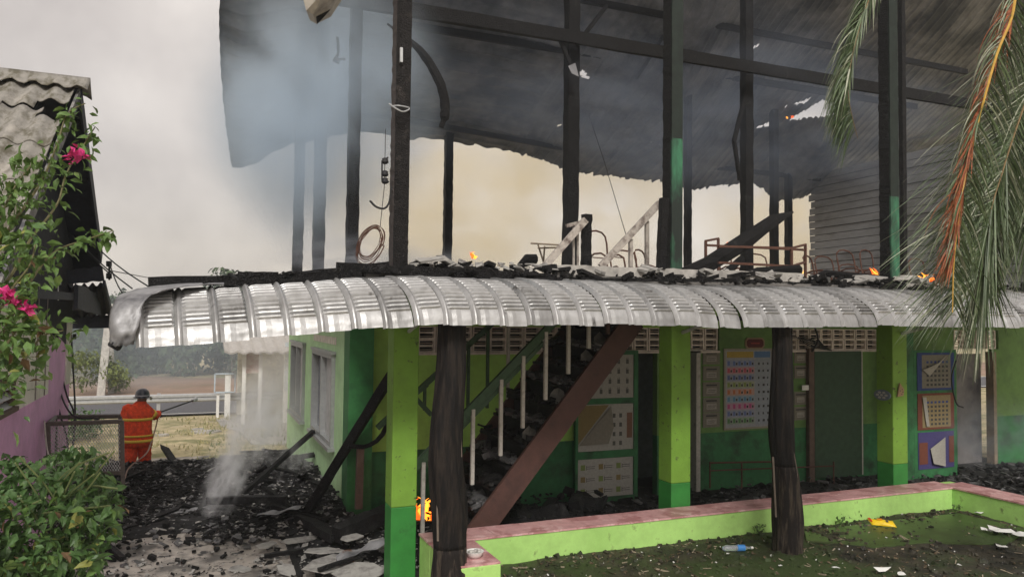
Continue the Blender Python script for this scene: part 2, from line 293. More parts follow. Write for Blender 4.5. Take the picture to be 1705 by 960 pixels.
# charred beams in the yard
def beam(name, p, q, w_, h_, label, cat='beam', group=None, mat=CHAR, seg=10, jit=.14, parent=None):
    m = MB(); m.bar(p, q, w_, h_, seg=seg, jit=jit); o = m.build(name, mat, parent)
    if parent is None: tag(o, label, cat, group)
    return o
GB = 'burnt timbers in the yard'
beam('charred_beam', PZ(508, 858, .22), PY(652, 622, 10.6), .11, .12, 'burnt beam leaning steeply from the ash up behind the lime column', group=GB)
beam('charred_beam', PZ(408, 818, .35), PX(522, 718, 2.0), .07, .07, 'thin burnt pole leaning on the end wall below the near window', group=GB)
beam('charred_beam', PZ(345, 832, .32), PZ(478, 830, .34), .12, .10, 'level black beam under the white smoke plume', group=GB)
beam('charred_beam', PZ(205, 880, .05), PZ(330, 852, .10), .08, .06, 'long black pole low in the middle of the yard', group=GB)
beam('charred_beam', PZ(330, 852, .12), PZ(350, 815, .25), .06, .06, 'short burnt stick rising toward the smoke', group=GB)
beam('charred_beam', PZ(195, 790, .3), PZ(335, 795, .2), .10, .08, 'black beam lying along the far ash ridge', group=GB)
beam('charred_beam', PZ(500, 862, .2), PZ(560, 895, .22), .16, .12, 'thick burnt log lying between the corner wall and boards', group=GB)
beam('charred_beam', PZ(560, 890, .28), PZ(650, 850, .45), .22, .20, 'crackled heavy burnt log by the lime column foot', group=GB)
beam('charred_beam', PZ(170, 900, .05), PZ(205, 930, .03), .07, .06, 'short charred block beside the bush', group=GB)
beam('charred_beam', PZ(480, 905, .05), PZ(500, 960, .05), .06, .05, 'dark batten under the grey boards at the bottom', group=GB)
for i_, (a_, b_, c_, lab) in enumerate((((560, 938, .10), (640, 905, .30), .30, 'curved rusty corrugated scrap propped at the lime column foot'), ((285, 858, .05), (350, 850, .10), .22, 'bent sooty corrugated scrap lying mid yard'), ((430, 862, .15), (500, 850, .28), .25, 'crumpled corrugated scrap on the rubble edge below the smoke'))):
    p_, q_ = PZ(*a_), PZ(*b_); m = MB(); vs = []; dv = (q_ - p_); sd_ = dv.cross(Vector((0, 0, 1))).normalized() * c_
    for j in range(9):
        for i in range(25): u, v = i / 24, j / 8; p = p_ + dv * u + sd_ * (v - .5) + Vector((0, 0, .012 * math.sin(v * 6.2832 * 3.5) + .06 * nz3(u * 3, v * 2, i_ * 5) + .05)); vs.append(p)
    m.add(vs, [(j * 25 + i, j * 25 + i + 1, (j + 1) * 25 + i + 1, (j + 1) * 25 + i) for j in range(8) for i in range(24)]); tag(m.build('metal_scrap', FLASH, smooth=True), lab, 'scrap metal', 'scrap sheets in the yard')
m = MB(); m.tube(smoothpl([PY(580, 742, 10.9), PY(612, 742, 10.9), PY(640, 718, 10.9), PY(658, 660, 10.9)], 8), .035, 6, .1)
tag(m.build('bent_charred_branch', CHAR), 'curved burnt branch joining the leaning beam behind the lime column', 'branch', GB)
for a_, b_, w_, lab in (((235, 845, .06), (300, 822, .12), .05, 'thin burnt stick left of the middle of the yard'), ((280, 805, .15), (372, 795, .25), .06, 'burnt batten lying on the ash before the smoke wisp'), ((430, 790, .4), (500, 772, .5), .05, 'burnt stick atop the heap under the end wall window'),
    ((455, 842, .25), (545, 868, .25), .07, 'charred batten crossing the rubble right of the level beam'), ((395, 872, .06), (452, 858, .15), .05, 'short charred stick below the level beam'), ((215, 775, .35), (300, 770, .4), .05, 'burnt batten along the ridge at the firefighter feet'),
    ((300, 870, .03), (345, 880, .03), .04, 'short black stick on bare concrete mid yard'), ((440, 925, .08), (505, 915, .12), .06, 'charred batten among the grey boards at the bottom'), ((530, 948, .15), (600, 925, .2), .05, 'dark stick across the large grey sheet')):
    beam('charred_stick', PZ(*a_), PZ(*b_), w_, w_ * .8, lab, 'stick', GB)
m = MB(); m.bar(PY(597, 846, 11.0), PY(600, 745, 11.0), .10, .08); tag(m.build('timber_post', M('brown_wood', (.13, .09, .07), .8, .2)), 'short brown timber post standing beside the dark green corner pillar', 'post')
# ================================================================== THE BURNT SCHOOL BUILDING
B = thing('school_building', 'burnt two-storey school building with lime columns, green walls and sagging burnt roof', 'building')
WY = 11.5; WT = .14; ZC = 3.42; X0 = 2.1; X1 = 17.0; FZ = 3.66
m = MB(); m.box((2.1, 8.6, -.05), (17, 17.3, .03)); tag(m.build('veranda_floor', DARKFL), kind='structure')
def wallseg(x0, x1, z0, z1, mat, name='wall', y0=WY, y1=WY + WT): m = MB(); m.box((x0, y0, z0), (x1, y1, z1)); return m.build(name, mat, B)
doors = [(7.13, 7.62), (8.22, 8.50), (15.26, 16.47)]
xs = [2.44, 7.13, 7.62, 8.22, 8.5, 15.26, 16.47, 17.6]
for a, b in zip(xs[::2], xs[1::2]):
    wallseg(a, b, .0, 1.07, WDGREEN, 'wall_dado', WY - .004); wallseg(a, b, 1.07, 2.56, LIME if a < 7 else M('shaded_olive_paint', (.13, .25, .065), .75, .15, 2, .15, 25, col2=(.08, .16, .045), lo=.48, hi=.75, col3=(.05, .06, .04), lo3=.6, hi3=.8, scale3=3))  # right of the first doorway the veranda shade is put into a darker olive
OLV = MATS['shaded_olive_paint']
# plain wall strips above (beside the vent blocks)
VB = [(3.22, 8.95), (10.55, 12.95), (15.2, 16.6)]
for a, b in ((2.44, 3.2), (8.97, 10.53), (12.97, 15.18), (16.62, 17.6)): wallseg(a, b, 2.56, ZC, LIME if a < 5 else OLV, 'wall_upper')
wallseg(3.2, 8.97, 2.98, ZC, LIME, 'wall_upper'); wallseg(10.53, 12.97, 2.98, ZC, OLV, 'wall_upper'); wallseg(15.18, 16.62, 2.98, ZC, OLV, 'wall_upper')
m = MB(); m.box((3.2, WY - .03, 2.53), (8.97, WY - .002, 2.565)); m.box((10.53, WY - .03, 2.53), (12.97, WY - .002, 2.565)); m.build('lintel_ledge', BLOCK, B)
vb = MB(); W_, H_ = .286, .205
vb.box((0, 0, 0), (W_, .10, .022)); vb.box((0, 0, H_ - .022), (W_, .10, H_)); vb.box((0, 0, .022), (.028, .10, H_ - .022)); vb.box((W_ - .028, 0, .022), (W_, .10, H_ - .022))
vb.box((.028, .02, H_ / 2 - .014), (W_ - .028, .10, H_ / 2 + .014))
vb.add([(.028, .012, .055), (W_ - .028, .012, .055), (W_ - .028, .09, .035), (.028, .09, .035)], [(0, 1, 2, 3)]).add([(.028, .012, .155), (W_ - .028, .012, .155), (W_ - .028, .09, .135), (.028, .09, .135)], [(0, 1, 2, 3)])
vme = vb.mesh('vent_block', BLOCK)
for a, b in VB:
    n = int((b - a) / .29)
    for i in range(n):
        for j in range(2): put('vent_block', vme, B, (a + (b - a) * i / n + .004, WY + .01 - .006 * ((i + j) % 2), 2.567 + j * .208))
# end wall with its windows
def endwall(y0, y1, z0, z1, mat=PALEG, name='wall', x0=2.1, x1=2.24): m = MB(); m.box((x0, y0, z0), (x1, y1, z1)); return m.build(name, mat, B)
wins = [(12.35, 14.6, 1.03, 2.5), (15.9, 18.0, 1.0, 2.53)]
ys = [11.62] + [v for a in wins for v in a[:2]] + [18.9]
for a, b in zip(ys[::2], ys[1::2]): endwall(a, b, 0, ZC)
for (a, b, z0, z1) in wins:
    endwall(a, b, 0, z0); endwall(a, b, z1, ZC)
    fr = MB()
    for (ya, yb, za, zb) in ((a, b, z0, z0 + .07), (a, b, z1 - .07, z1), (a, a + .07, z0 + .07, z1 - .07), (b - .07, b, z0 + .07, z1 - .07), ((a + b) / 2 - .035, (a + b) / 2 + .035, z0 + .07, z1 - .07)): fr.box((2.04, ya, za), (2.2, yb, zb))
    f = fr.build('window', FRAMEW, B)
    for k in range(2):
        p = MB(); ya = a + .07 + k * ((b - a) / 2 - .035); yb = ya + (b - a) / 2 - .105
        p.box((2.13 + .03 * k, ya, z0 + .07), (2.14 + .03 * k, yb, z1 - .07)); p.build('pane', GLASS if k else M('curtained_glass', (.42, .42, .42), .4, .2, 2, 0), f)
    s_ = MB(); s_.box((1.99, a - .08, z0 - .06), (2.11, b + .08, z0 - .002)); s_.build('window_sill', FRAMEW, f)
    h = MB(); h.box((2.02, a - .05, z1 + .002), (2.098, b + .05, z1 + .05)); h.build('window_head', FRAMEW, f)
m = MB()
for k in range(14): m.box((2.085, 12.3 + k * .18, 2.66), (2.098, 12.38 + k * .18, 2.78))
m.build('vent_slots', BLOCK, B)['kind'] = 'stuff'
wallseg(2.102, 2.46, 0, 3.42, M('deep_green_pillar', (.035, .17, .05), .65, .2, 2, .15, 25, col2=(.02, .09, .035), lo=.5, hi=.7), 'corner_pillar', 11.18, 11.61)
# rooms behind the openings
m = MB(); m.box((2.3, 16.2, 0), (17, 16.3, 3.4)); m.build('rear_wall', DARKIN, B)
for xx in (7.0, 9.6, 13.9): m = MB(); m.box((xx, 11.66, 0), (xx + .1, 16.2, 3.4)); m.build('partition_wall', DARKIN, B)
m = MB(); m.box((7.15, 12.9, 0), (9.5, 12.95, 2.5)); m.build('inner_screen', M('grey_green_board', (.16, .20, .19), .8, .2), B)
# frames of the doorways
m = MB(); m.box((8.44, WY - .03, 0), (8.53, WY + .15, 2.53)); m.box((8.15, WY - .03, 2.53), (8.53, WY + .15, 2.6)); m.build('door_frame', WPAINT, B)
m = MB(); m.box((16.4, WY - .03, 0), (16.5, WY + .15, 2.5)); m.build('door_frame', M('tan_wood', (.26, .20, .14), .8), B)
m = MB(); m.box((15.3, WY + .25, .0), (16.38, WY + .3, 2.45)); m.build('door', M('grey_sooty_door', (.20, .19, .19), .7, .15, 1.5, .1, 10, col2=(.05, .05, .07), lo=.45, hi=.7), B)
# big dark sliding door with pale edge, brown post
m = MB(); m.box((11.2, WY - .07, .08), (12.42, WY - .02, 2.54)); dd = m.build('sliding_door', M('blackened_green_door', (.035, .075, .04), .7, .2, 3, .2, 30, col3=(.15, .18, .15), lo3=.72, hi3=.75, scale3=22), B)
m = MB(); m.box((12.42, WY - .075, .08), (12.45, WY - .015, 2.54)); m.build('edge_strip', WPAINT, dd)
m = MB(); m.box((11.03, WY - .10, .0), (11.16, WY - .01, 2.6)); m.build('door_post', M('brown_wood', (.13, .09, .07)), B)
# lime columns with darker painted bases
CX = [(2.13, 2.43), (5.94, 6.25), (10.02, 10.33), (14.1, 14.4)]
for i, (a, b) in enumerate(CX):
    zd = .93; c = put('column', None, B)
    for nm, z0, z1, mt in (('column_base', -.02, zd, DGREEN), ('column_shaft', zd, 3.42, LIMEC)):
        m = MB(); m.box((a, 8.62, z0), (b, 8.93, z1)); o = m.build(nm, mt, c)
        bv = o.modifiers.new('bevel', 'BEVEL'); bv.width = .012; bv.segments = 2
# concrete ring, slab, parapet edge
m = MB(); m.box((1.75, 8.45, ZC), (17.4, 17.9, FZ)); m.build('floor_slab', M('sooty_slab', (.16, .15, .14), .9, .3, 2, .3, 20, col2=(.05, .05, .05), lo=.45, hi=.65), B)
m = MB(); m.bar((4.2, 8.66, 3.73), (8.2, 8.66, 3.76), .16, .13, seg=30, jit=.12); m.bar((10.2, 8.62, 3.70), (11.6, 8.62, 3.71), .2, .07, seg=12, jit=.3); m.build('slab_kerb', CONC, B)
# upper posts
def sq(xl, xr, Y, py=300):
    """square post whose seen width runs from xl to xr (side face on the left, front face on the right)"""
    X1_ = PY(xr, py, Y).x; lo, hi = .03, .6
    for _ in range(30):
        w_ = (lo + hi) / 2; xb = proj_(Vector((X1_ - w_, Y + w_, PY(xr, py, Y).z)))[0]
        if xb < xl: hi = w_
        else: lo = w_
    return X1_ - w_, X1_, w_
def proj_(p): d = p - EYE; w_ = d.dot(CF); return 852.5 + FOC * d.dot(CR) / w_, 480 - FOC * d.dot(CU) / w_
def upost(xl, xr, Y, zt, mat=CHAR, jit=.09):
    a, b, w_ = sq(xl, xr, Y, 400); m = MB(); m.bar(((a + b) / 2, Y + w_ / 2, FZ - .05), ((a + b) / 2, Y + w_ / 2, zt), w_, w_, up=(0, 1, 0), seg=40, jit=jit); return m.build('charred_post', mat, B)
for a in [(575, 597, 11.2, 9.6), (520, 541, 14, 8.7), (487, 505, 16.5, 7.9), (737, 753, 17.3, 7.9), (936, 963, 11.3, 9.8), (1138, 1152, 14, 8.8), (1232, 1255, 11.4, 9.8), (1281, 1297, 15, 8.5), (1306, 1320, 16.8, 7.6), (1498, 1511, 9.9, 9.8)]: upost(*a)
SPLIT = charmat('charred_post_brown', (.014, .012, .012), (.07, .06, .055), 55)
def splitpost(xl, xr, Y, zt, side, front, zsplit=None):
    a, b, w_ = sq(xl, xr, Y, 330)
    m = MB(); m.bar(((a + b) / 2, Y + w_ / 2 + .012, FZ - .03), ((a + b) / 2, Y + w_ / 2 + .012, zt), w_, w_, up=(0, 1, 0), seg=90, jit=.07); m.build('charred_post', side, B)
    zs_ = zsplit or zt
    m = MB(); m.bar(((a + b) / 2, Y, FZ - .03), ((a + b) / 2, Y, zs_), w_ * .94, .03, up=(0, 1, 0), seg=12, jit=.02); m.build('post_face', front, B)
    if zsplit: m = MB(); m.bar(((a + b) / 2, Y, zs_), ((a + b) / 2, Y, zt), w_ * .94, .03, up=(0, 1, 0), seg=12, jit=.05); m.build('post_face', M('soot_dark_green', (.011, .018, .014), .7, .4, 3, .2, 20), B)
splitpost(649, 681, 8.65, 8.2, M('scorched_post_edge', (.06, .048, .045), .8, .3, 8, .3), SPLIT)
GP = M('scorched_green_post', (.040, .16, .085), .6, .3, 3, .15, 20, stretch=(1, 1, .35), col2=(.014, .022, .018), lo=.34, hi=.52)
splitpost(1104, 1136, 8.65, 9.4, CHAR, GP, 5.6)
splitpost(1465, 1496, 8.65, 9.4, CHAR, GP, 5.1)
m = MB(); m.bar(PY(1100, 448, 8.6), PY(1106, 330, 8.6), .10, .10, up=(0, 1, 0), seg=12, jit=.12); m.build('charred_post', CHAR, B)
m = MB(); m.bar(PY(1243, 152, 11.4), PY(1222, 235, 11.4), .05, .07, seg=6, jit=.2); m.bar(PY(1222, 235, 11.4), PY(1232, 300, 11.4), .05, .07, seg=6, jit=.2); m.build('charred_brace', CHAR, B)
# long beams
for (a, b, w_, h_, nm) in [((1.2, 11.05, 7.76), (17.5, 11.05, 7.82), .09, .21, 'roof_beam'), ((3, 16.9, 7.75), (9, 16.9, 7.35), .08, .12, 'roof_beam'), ((9, 16.9, 7.35), (16.8, 16.9, 7.3), .08, .12, 'roof_beam'),
                           ((1.0, 14.0, 8.7), (17.2, 14.0, 8.75), .08, .14, 'roof_purlin'), ((1.0, 12.6, 9.15), (17.2, 12.6, 9.25), .08, .12, 'roof_purlin')]:
    m = MB(); m.bar(a, b, w_, h_, seg=24, jit=.06); m.build(nm, CHAR, B)
for a_, b_ in ((PY(1060, 130, 14), PY(1105, 60, 12.5)), (PY(960, 75, 11.1), PY(1010, 10, 12)), (PY(930, 60, 11.1), PY(955, 120, 11.1))): m = MB(); m.bar(a_, b_, .05, .06); m.build('roof_strut', CHAR, B)
# ---- sagging roof sheets (seen from below)
EAVE = [(362, 262), (385, 281), (405, 276), (430, 262), (460, 245), (490, 231), (540, 226), (600, 219), (660, 221), (740, 227), (800, 236), (850, 246), (900, 259), (950, 283), (1020, 287), (1100, 297), (1150, 312), (1200, 304), (1250, 298), (1270, 312), (1290, 329), (1340, 322), (1370, 314), (1460, 300), (1560, 290), (1700, 280)]
YE = 17.6
def eave(X):        # z of the torn lower edge as surveyed
    for k in range(len(EAVE_P) - 1):
        a, b = EAVE_P[k], EAVE_P[k + 1]
        if a.x <= X <= b.x: return a.z + (b.z - a.z) * (X - a.x) / (b.x - a.x)
    return EAVE_P[0].z if X < EAVE_P[0].x else EAVE_P[-1].z - .0 * X
EAVE_P = [PY(x, y, YE) for x, y in EAVE]
def roofz(X, v):    # v: 0 at ridge (Y 10.6) .. 1 at far eave
    ze = eave(X); zr = 9.75 + .11 * X; z = zr + (ze - zr) * v
    z -= .55 * math.sin(math.pi * v) * math.exp(-((X - 10.5) / 2.6) ** 2) + .35 * math.exp(-((X - 8.5 - 3 * v) / .7) ** 2) * math.sin(math.pi * v)              # collapsed belly
    z += .22 * math.sin(math.pi * v) * math.sin(X * .55 + 1)
    return z + .05 * nz3(X, v * 7, 0, .8)
def roofxy(X, v): Y = 10.6 + (YE - 10.6) * v; return X, Y
HOLES = [[(1312, 200), (1370, 166), (1402, 170), (1395, 190), (1350, 196)], [(962, 118), (972, 118), (981, 131), (966, 127)], [(1258, 213), (1284, 203), (1283, 209)],
         [(1305, 178), (1350, 163), (1340, 172)], [(1247, 82), (1262, 74), (1262, 77)], [(918, 212), (936, 206), (934, 209)]]
def proj(p):
    d = p - EYE; w_ = d.dot(CF); return 852.5 + FOC * d.dot(CR) / w_, 480 - FOC * d.dot(CU) / w_
def inpoly(x, y, P):
    c = False; j = len(P) - 1
    for i in range(len(P)):
        if (P[i][1] > y) != (P[j][1] > y) and x < (P[j][0] - P[i][0]) * (y - P[i][1]) / (P[j][1] - P[i][1]) + P[i][0]: c = not c
        j = i
    return c
def left_edge(v): return PY(362 + 24 * max(0, (v - .5) / .5) ** 1.6 + 1.5 * nz3(0, v * 9, 4), 281 * v, 10.6 + 7 * v).x
XL, XR = -.05, 24.6; NC = 28; NR = 4
for c in range(NC):
    for r_ in range(NR):
        xa = XL + (XR - XL) * c / NC; xb = XL + (XR - XL) * (c + 1) / NC + .16
        va = r_ / NR - (.02 if r_ else 0); vb_ = (r_ + 1) / NR
        along_x = xa < 6.3 and True     # on the slumped left part the ribs lie along the building
        nx, nv = (10, 56) if along_x else (40, 26)
        m = MB(); vs = []; tilt = rnd.uniform(-.03, .03); off = rnd.uniform(0, .03) + .012 * (c % 2) - .03 * r_
        jag = [.016 * nz3(xa * 2 + i * .25, c, 0, 1.) for i in range(nx + 1)]
        for j in range(nv + 1):
            for i in range(nx + 1):
                X = xa + (xb - xa) * i / nx; v = va + (vb_ - va) * j / nv
                if r_ == NR - 1 and j > nv - 2: v += jag[i]
                X_, Y_ = roofxy(X, v); z = roofz(X, v) + off + tilt * (i / nx - .5)
                z += (-.045 * max(0, math.sin(v * 2 * math.pi * 7.2 / .30)) ** 2) if along_x else -.036 * max(0, math.sin(X * 2 * math.pi / .26)) ** 3
                if along_x: z += .06 * nz3(X, v * 9, 3, .7)
                lx = left_edge(v) + .02 * nz3(0, v * 30, 1)
                vs.append((max(X_, lx), Y_, z))
        fs = []
        for j in range(nv):
            for i in range(nx):
                q = [j * (nx + 1) + i, j * (nx + 1) + i + 1, (j + 1) * (nx + 1) + i + 1, (j + 1) * (nx + 1) + i]
                ctr = sum((Vector(vs[k]) for k in q), Vector()) / 4
                if (Vector(vs[q[0]]) - Vector(vs[q[1]])).length < 1e-4: continue
                px, py = proj(ctr)
                if 900 < px < 1410 and any(inpoly(px, py, h) for h in HOLES): continue
                fs.append(tuple(q))
        if fs: m.add(vs, fs); m.build('roof_sheet', ROOFU, B, smooth=True)
# ridge board
m = MB(); m.bar((0.1, 10.6, 9.7), (24, 10.6, 12.3), .1, .2, seg=10, jit=.05); m.build('ridge_beam', CHAR, B)
# plank wall closing the far right end of the upper floor
PW = M('smoke_stained_planks', (.25, .25, .255), .85, .15, 2, .2, 30, stretch=(1, .3, 1), col2=(.13, .125, .12), lo=.5, hi=.72)
for k in range(19):
    z0 = FZ + k * .205; m = MB(); y1 = 17.55 - .02 * (k % 3) - (.10 if k > 12 else .04) * rnd.random()
    m.add([(17.0, 9.4, z0), (17.0, y1, z0), (17.0, y1, z0 + .188), (17.0, 9.4, z0 + .188), (17.03, 9.4, z0), (17.03, y1, z0), (17.05, y1, z0 + .188), (17.05, 9.4, z0 + .188)],
          [(0, 1, 2, 3), (7, 6, 5, 4), (0, 4, 5, 1), (1, 5, 6, 2), (2, 6, 7, 3), (3, 7, 4, 0)])
    o = m.build('wall_plank', PW, B); o.location = (-.03 * rnd.random() - .012 * (k % 2), 0, 0)
m = MB(); m.box((17.08, 9.5, FZ), (17.1, 17.4, 7.5)); m.build('wall_backing', CHAR, B)
m = MB(); m.box((16.9, 14.6, FZ), (16.96, 14.72, 7.4)); m.build('wall_stud', CHAR, B)
shards('upper_floor_debris', 1500, lambda r: (2.2 + 14.5 * r.random(), 8.5 + 8 * r.random() ** 1.5, FZ + .04 + .06 * r.random()), .02, .09, CHAR2, '', .4, 21, B, long=2)
shards('upper_floor_chips', 700, lambda r: (2.2 + 14.5 * r.random(), 8.4 + 3 * r.random() ** 1.5, FZ + .05 + .09 * r.random()), .02, .10, SHARD, '', .2, 22, B, long=1.5)
shards('veranda_debris', 1600, lambda r: (2.5 + 14.2 * r.random(), 9.0 + 2.4 * r.random(), .03 + .05 * r.random()), .012, .08, CHAR2, '', .4, 23, B, long=1.5)
shards('veranda_chips', 700, lambda r: (2.5 + 14.2 * r.random(), 8.95 + 2.4 * r.random(), .05 + .10 * r.random()), .012, .06, SHARDD, '', .2, 24, B, long=1.5)
shards('veranda_rubble', 900, lambda r: (2.6 + 3.4 * r.random(), 9.0 + 2.2 * r.random(), .05 + .35 * r.random() ** 2), .02, .13, CHAR, '', .5, 25, B, long=1.5)
# ================================================================== metal awning along the front
A = thing('metal_awning', 'long curved white metal awning with ribbed panels over the school veranda', 'awning')
PROF = smoothpl([(0, 8.60, 3.60), (0, 8.3, 3.595), (0, 8.0, 3.565), (0, 7.72, 3.49), (0, 7.48, 3.38), (0, 7.32, 3.25), (0, 7.24, 3.12), (0, 7.21, 3.0)], 84)
for p_ in PROF: p_.z = 3.045 + (p_.z - 3.0) * .86
def awn_mesh(seed):
    r = random.Random(seed); rows = []; xs_ = [0, .012, .028, .040, .052, .066, .10, .15, .20, .25, .288, .3045]
    L_ = len(PROF) - 1; vs = []
    for k, p in enumerate(PROF):
        a = PROF[max(0, k - 1)]; b = PROF[min(L_, k + 1)]; tn = (b - a).normalized(); nrm = Vector((0, tn.z, -tn.y));
        if nrm.z < 0 and nrm.y > 0: nrm = -nrm
        if nrm.z < -.01: nrm = -nrm
        t = k / L_; crimp = 0
        if .12 < t < .78:
            ph = (k % 4); crimp = (.026, .020, -.022, .002)[ph]
        for x in xs_:
            h = {0: 0, .012: .016, .028: .034, .040: .036, .052: .030, .066: .008}.get(x, 0)
            if x > .066 and x < .29: h += crimp * (1 if x > .09 else .5) + (.004 if abs(x - .15) < .01 else 0)
            if x == .15 and t < .78: h -= .003
            h += .0025 * nz3(x * 9, t * 9, seed, 1.5)
            q = p + nrm * h; vs.append((x, q.y - 7.9, q.z - 3.2))
    n = len(xs_); fs = [(k * n + i, k * n + i + 1, (k + 1) * n + i + 1, (k + 1) * n + i) for k in range(L_) for i in range(n - 1)]
    m = MB(); m.add(vs, fs); me = m.mesh('awning_panel', TIN); 
    return me
AM = [awn_mesh(s) for s in range(6)]
TIN2 = M('sooty_white_tin', (.37, .37, .37), .42, .15, 5, .1, 60, metal=.6, col2=(.20, .195, .19), lo=.46, hi=.74, stretch=(1, 1, .35), col3=(.07, .06, .055), lo3=.6, hi3=.72, scale3=6)
TIN3 = M('heat_stained_tin', (.44, .42, .40), .42, .15, 5, .1, 60, metal=.6, col2=(.25, .21, .18), lo=.50, hi=.74, stretch=(1, 1, .35), col3=(.07, .06, .055), lo3=.62, hi3=.72, scale3=6)
AM[2].materials.clear(); AM[2].materials.append(TIN2); AM[5].materials.clear(); AM[5].materials.append(TIN3)
x = -.47; k = 0
while x < 11.9:
    dz = -.20 * max(0, min(1.15, (2.3 - x) / 2.4)) + .012 * math.sin(x * 1.7) + (.04 * (x - 5.9) / 6 if x > 5.75 else 0)
    if 5.0 < x < 5.7: dz -= .03 * (x - 5.0)
    slope = (.083 if x < 2.1 else .01) + rnd.uniform(-.006, .006)
    if 5.3 < x < 5.66: slope = -.05
    o = put('awning_panel', AM[(k * 7 + k // 5) % 6], A, (x, 7.9 + (-.03 if x > 5.65 else 0) + rnd.uniform(-.006, .006), 3.2 + dz + rnd.uniform(-.009, .009)), (rnd.uniform(-.006, .006), -slope, rnd.uniform(-.006, .006)))
    x += .3045 if abs(x + .3045 - 5.66) > .15 else .33; k += 1
# crumpled flashing at the free left end
fl = [[(183, 572, 7.25), (192, 576, 7.22), (205, 575, 7.2), (222, 573, 7.19)], [(181, 540, 7.3), (190, 540, 7.2), (212, 545, 7.18), (232, 535, 7.18)], [(188, 505, 7.4), (205, 505, 7.3), (225, 508, 7.25), (244, 497, 7.3)],
      [(203, 490, 7.7), (228, 485, 7.6), (250, 487, 7.5), (285, 481, 7.5)], [(240, 478, 8.2), (275, 475, 8.1), (310, 474, 8.0), (345, 473, 7.9)], [(300, 472, 8.7), (350, 470, 8.6), (400, 471, 8.5), (432, 474, 8.3)]]
G_ = [smoothpl([PY(*q) for q in row], 12) for row in fl]; nr = 24
rows = [smoothpl([G_[j][i] for j in range(len(G_))], nr) for i in range(13)]
vs = [tuple(rows[i][j] + Vector((.012 * nz3(i, j, 0, .6), .03 * nz3(i, j, 4, .5), .02 * nz3(i, j, 8, .6)))) for j in range(nr + 1) for i in range(13)]
m = MB(); m.add(vs, [(j * 13 + i, j * 13 + i + 1, (j + 1) * 13 + i + 1, (j + 1) * 13 + i) for j in range(nr) for i in range(12)]); o = m.build('flashing', FLASH, A, smooth=True)
so_ = o.modifiers.new('s', 'SOLIDIFY'); so_.thickness = .004
m = MB(); m.tube([PY(184, 571, 7.25), PY(196, 578, 7.3), PY(200, 572, 8.2)], .03, 8); m.build('gutter_tube', BLACK, A)
m = MB(); m.bar((-.45, 8.58, 3.44), (1.9, 8.58, 3.57), .06, .10, seg=10, jit=.1); m.bar((1.9, 8.42, 3.55), (12.2, 8.42, 3.58), .05, .05); m.build('awning_batten', CHAR, A)
for xx in (2.3, 6.1, 10.2):
    m = MB(); m.tube([(xx, 8.6, 2.95), (xx, 7.5, 3.22)], .025, 6); m.tube([(xx, 8.6, 3.35), (xx, 7.5, 3.25)], .02, 6); m.build('awning_bracket', GALV, A)
m = MB(); m.bar((-.4, 7.35, 2.95), (2.2, 7.35, 3.12), .04, .05); m.bar((2.2, 7.35, 3.12), (11.9, 7.35, 3.18), .04, .05); m.build('awning_rail', BLACK, A)
# burnt timber on the awning and slab edge
GE = 'burnt timbers on the awning'
beam('charred_timber', PY(495, 458, 8.3), PY(645, 441, 8.5), .10, .07, 'burnt timber rising along the awning to the leftmost front post', group=GE)
beam('charred_timber', PY(560, 444, 8.45), PY(925, 463, 8.35), .08, .10, 'long black timber along the floor edge over the staircase', group=GE)
beam('charred_timber', PY(925, 464, 8.3), PY(1285, 468, 8.3), .08, .04, 'long thin burnt timber on the awning right of the stair rails', group=GE)
beam('charred_timber', PY(338, 467, 8.1), PY(408, 459, 8.2), .06, .06, 'short burnt timber overhanging the left end of the awning', group=GE)
beam('charred_timber', PY(396, 457, 8.2), PY(463, 458, 8.2), .09, .06, 'thick charred chunk topmost on the awning left part', group=GE)
beam('charred_timber', PY(375, 470, 8.0), PY(462, 466, 8.1), .10, .07, 'charred chunk with cracked ends below the topmost chunk', group=GE)
beam('charred_timber', PY(465, 469, 8.0), PY(600, 456, 8.2), .07, .05, 'burnt batten lying slantwise on the awning crest', group=GE)
shards('awning_debris', 220, lambda r: (lambda x: (x, 8.0 + .5 * r.random(), 3.63 + .04 * r.random() - .18 * max(0, min(1, (2.3 - x) / 2.6))))(.2 + 11.5 * r.random()), .012, .055, CHAR2, 'bits of charcoal and burnt sticks along the awning crest', .4, 31, long=3)
# ================================================================== tree-trunk posts under the awning
def trunkpost(pts, label, split=0):
    t = thing('tree_trunk_post', label, 'trunk post', 'rough trunk posts holding the awning'); P_ = [PY(x_, y_, Y_) for x_, y_, Y_, _ in pts]; m = MB()
    C_ = smoothpl(P_, 40); R_ = smoothpl([(r, 0, 0) for *_, r in pts], 40); n = 40; rings = []
    for k, c in enumerate(C_):
        rings.append([c + Vector((math.cos(a), math.sin(a), 0)) * R_[k].x * (1 + .14 * nz3(math.cos(a) * 2, math.sin(a) * 2, k * .10, 1.2) + .15 * nz3(math.cos(a) * 5, math.sin(a) * 5, k * .07, 1.4)) for a in [6.2832 * i / n for i in range(n)]])
    cut = next((k for k, c in enumerate(C_) if proj_(c)[1] > split), len(C_) - 2) if split else len(C_) - 2
    m.loft(rings[:cut + 1]); fix(m.build('trunk', BARK, t, smooth=True))
    m = MB(); m.loft(rings[cut:]); fix(m.build('trunk_foot', M('damp_brown_bark', (.058, .046, .035), .8, .45, 6, 1., 16, stretch=(3, 3, .35), spec=.25, col2=(.014, .011, .010), lo=.44, hi=.54, col3=(.12, .105, .085), lo3=.66, hi3=.74, scale3=5), t, smooth=True)); return t
t1 = trunkpost([(753, 530, 7.55, .145), (752, 600, 7.55, .15), (746, 680, 7.52, .155), (741, 760, 7.5, .17), (748, 850, 7.5, .18), (748, 905, 7.48, .17), (749, 960, 7.45, .18), (749, 1010, 7.45, .19)], 'dark rough tree trunk post at the left end of the planter bench', 900)
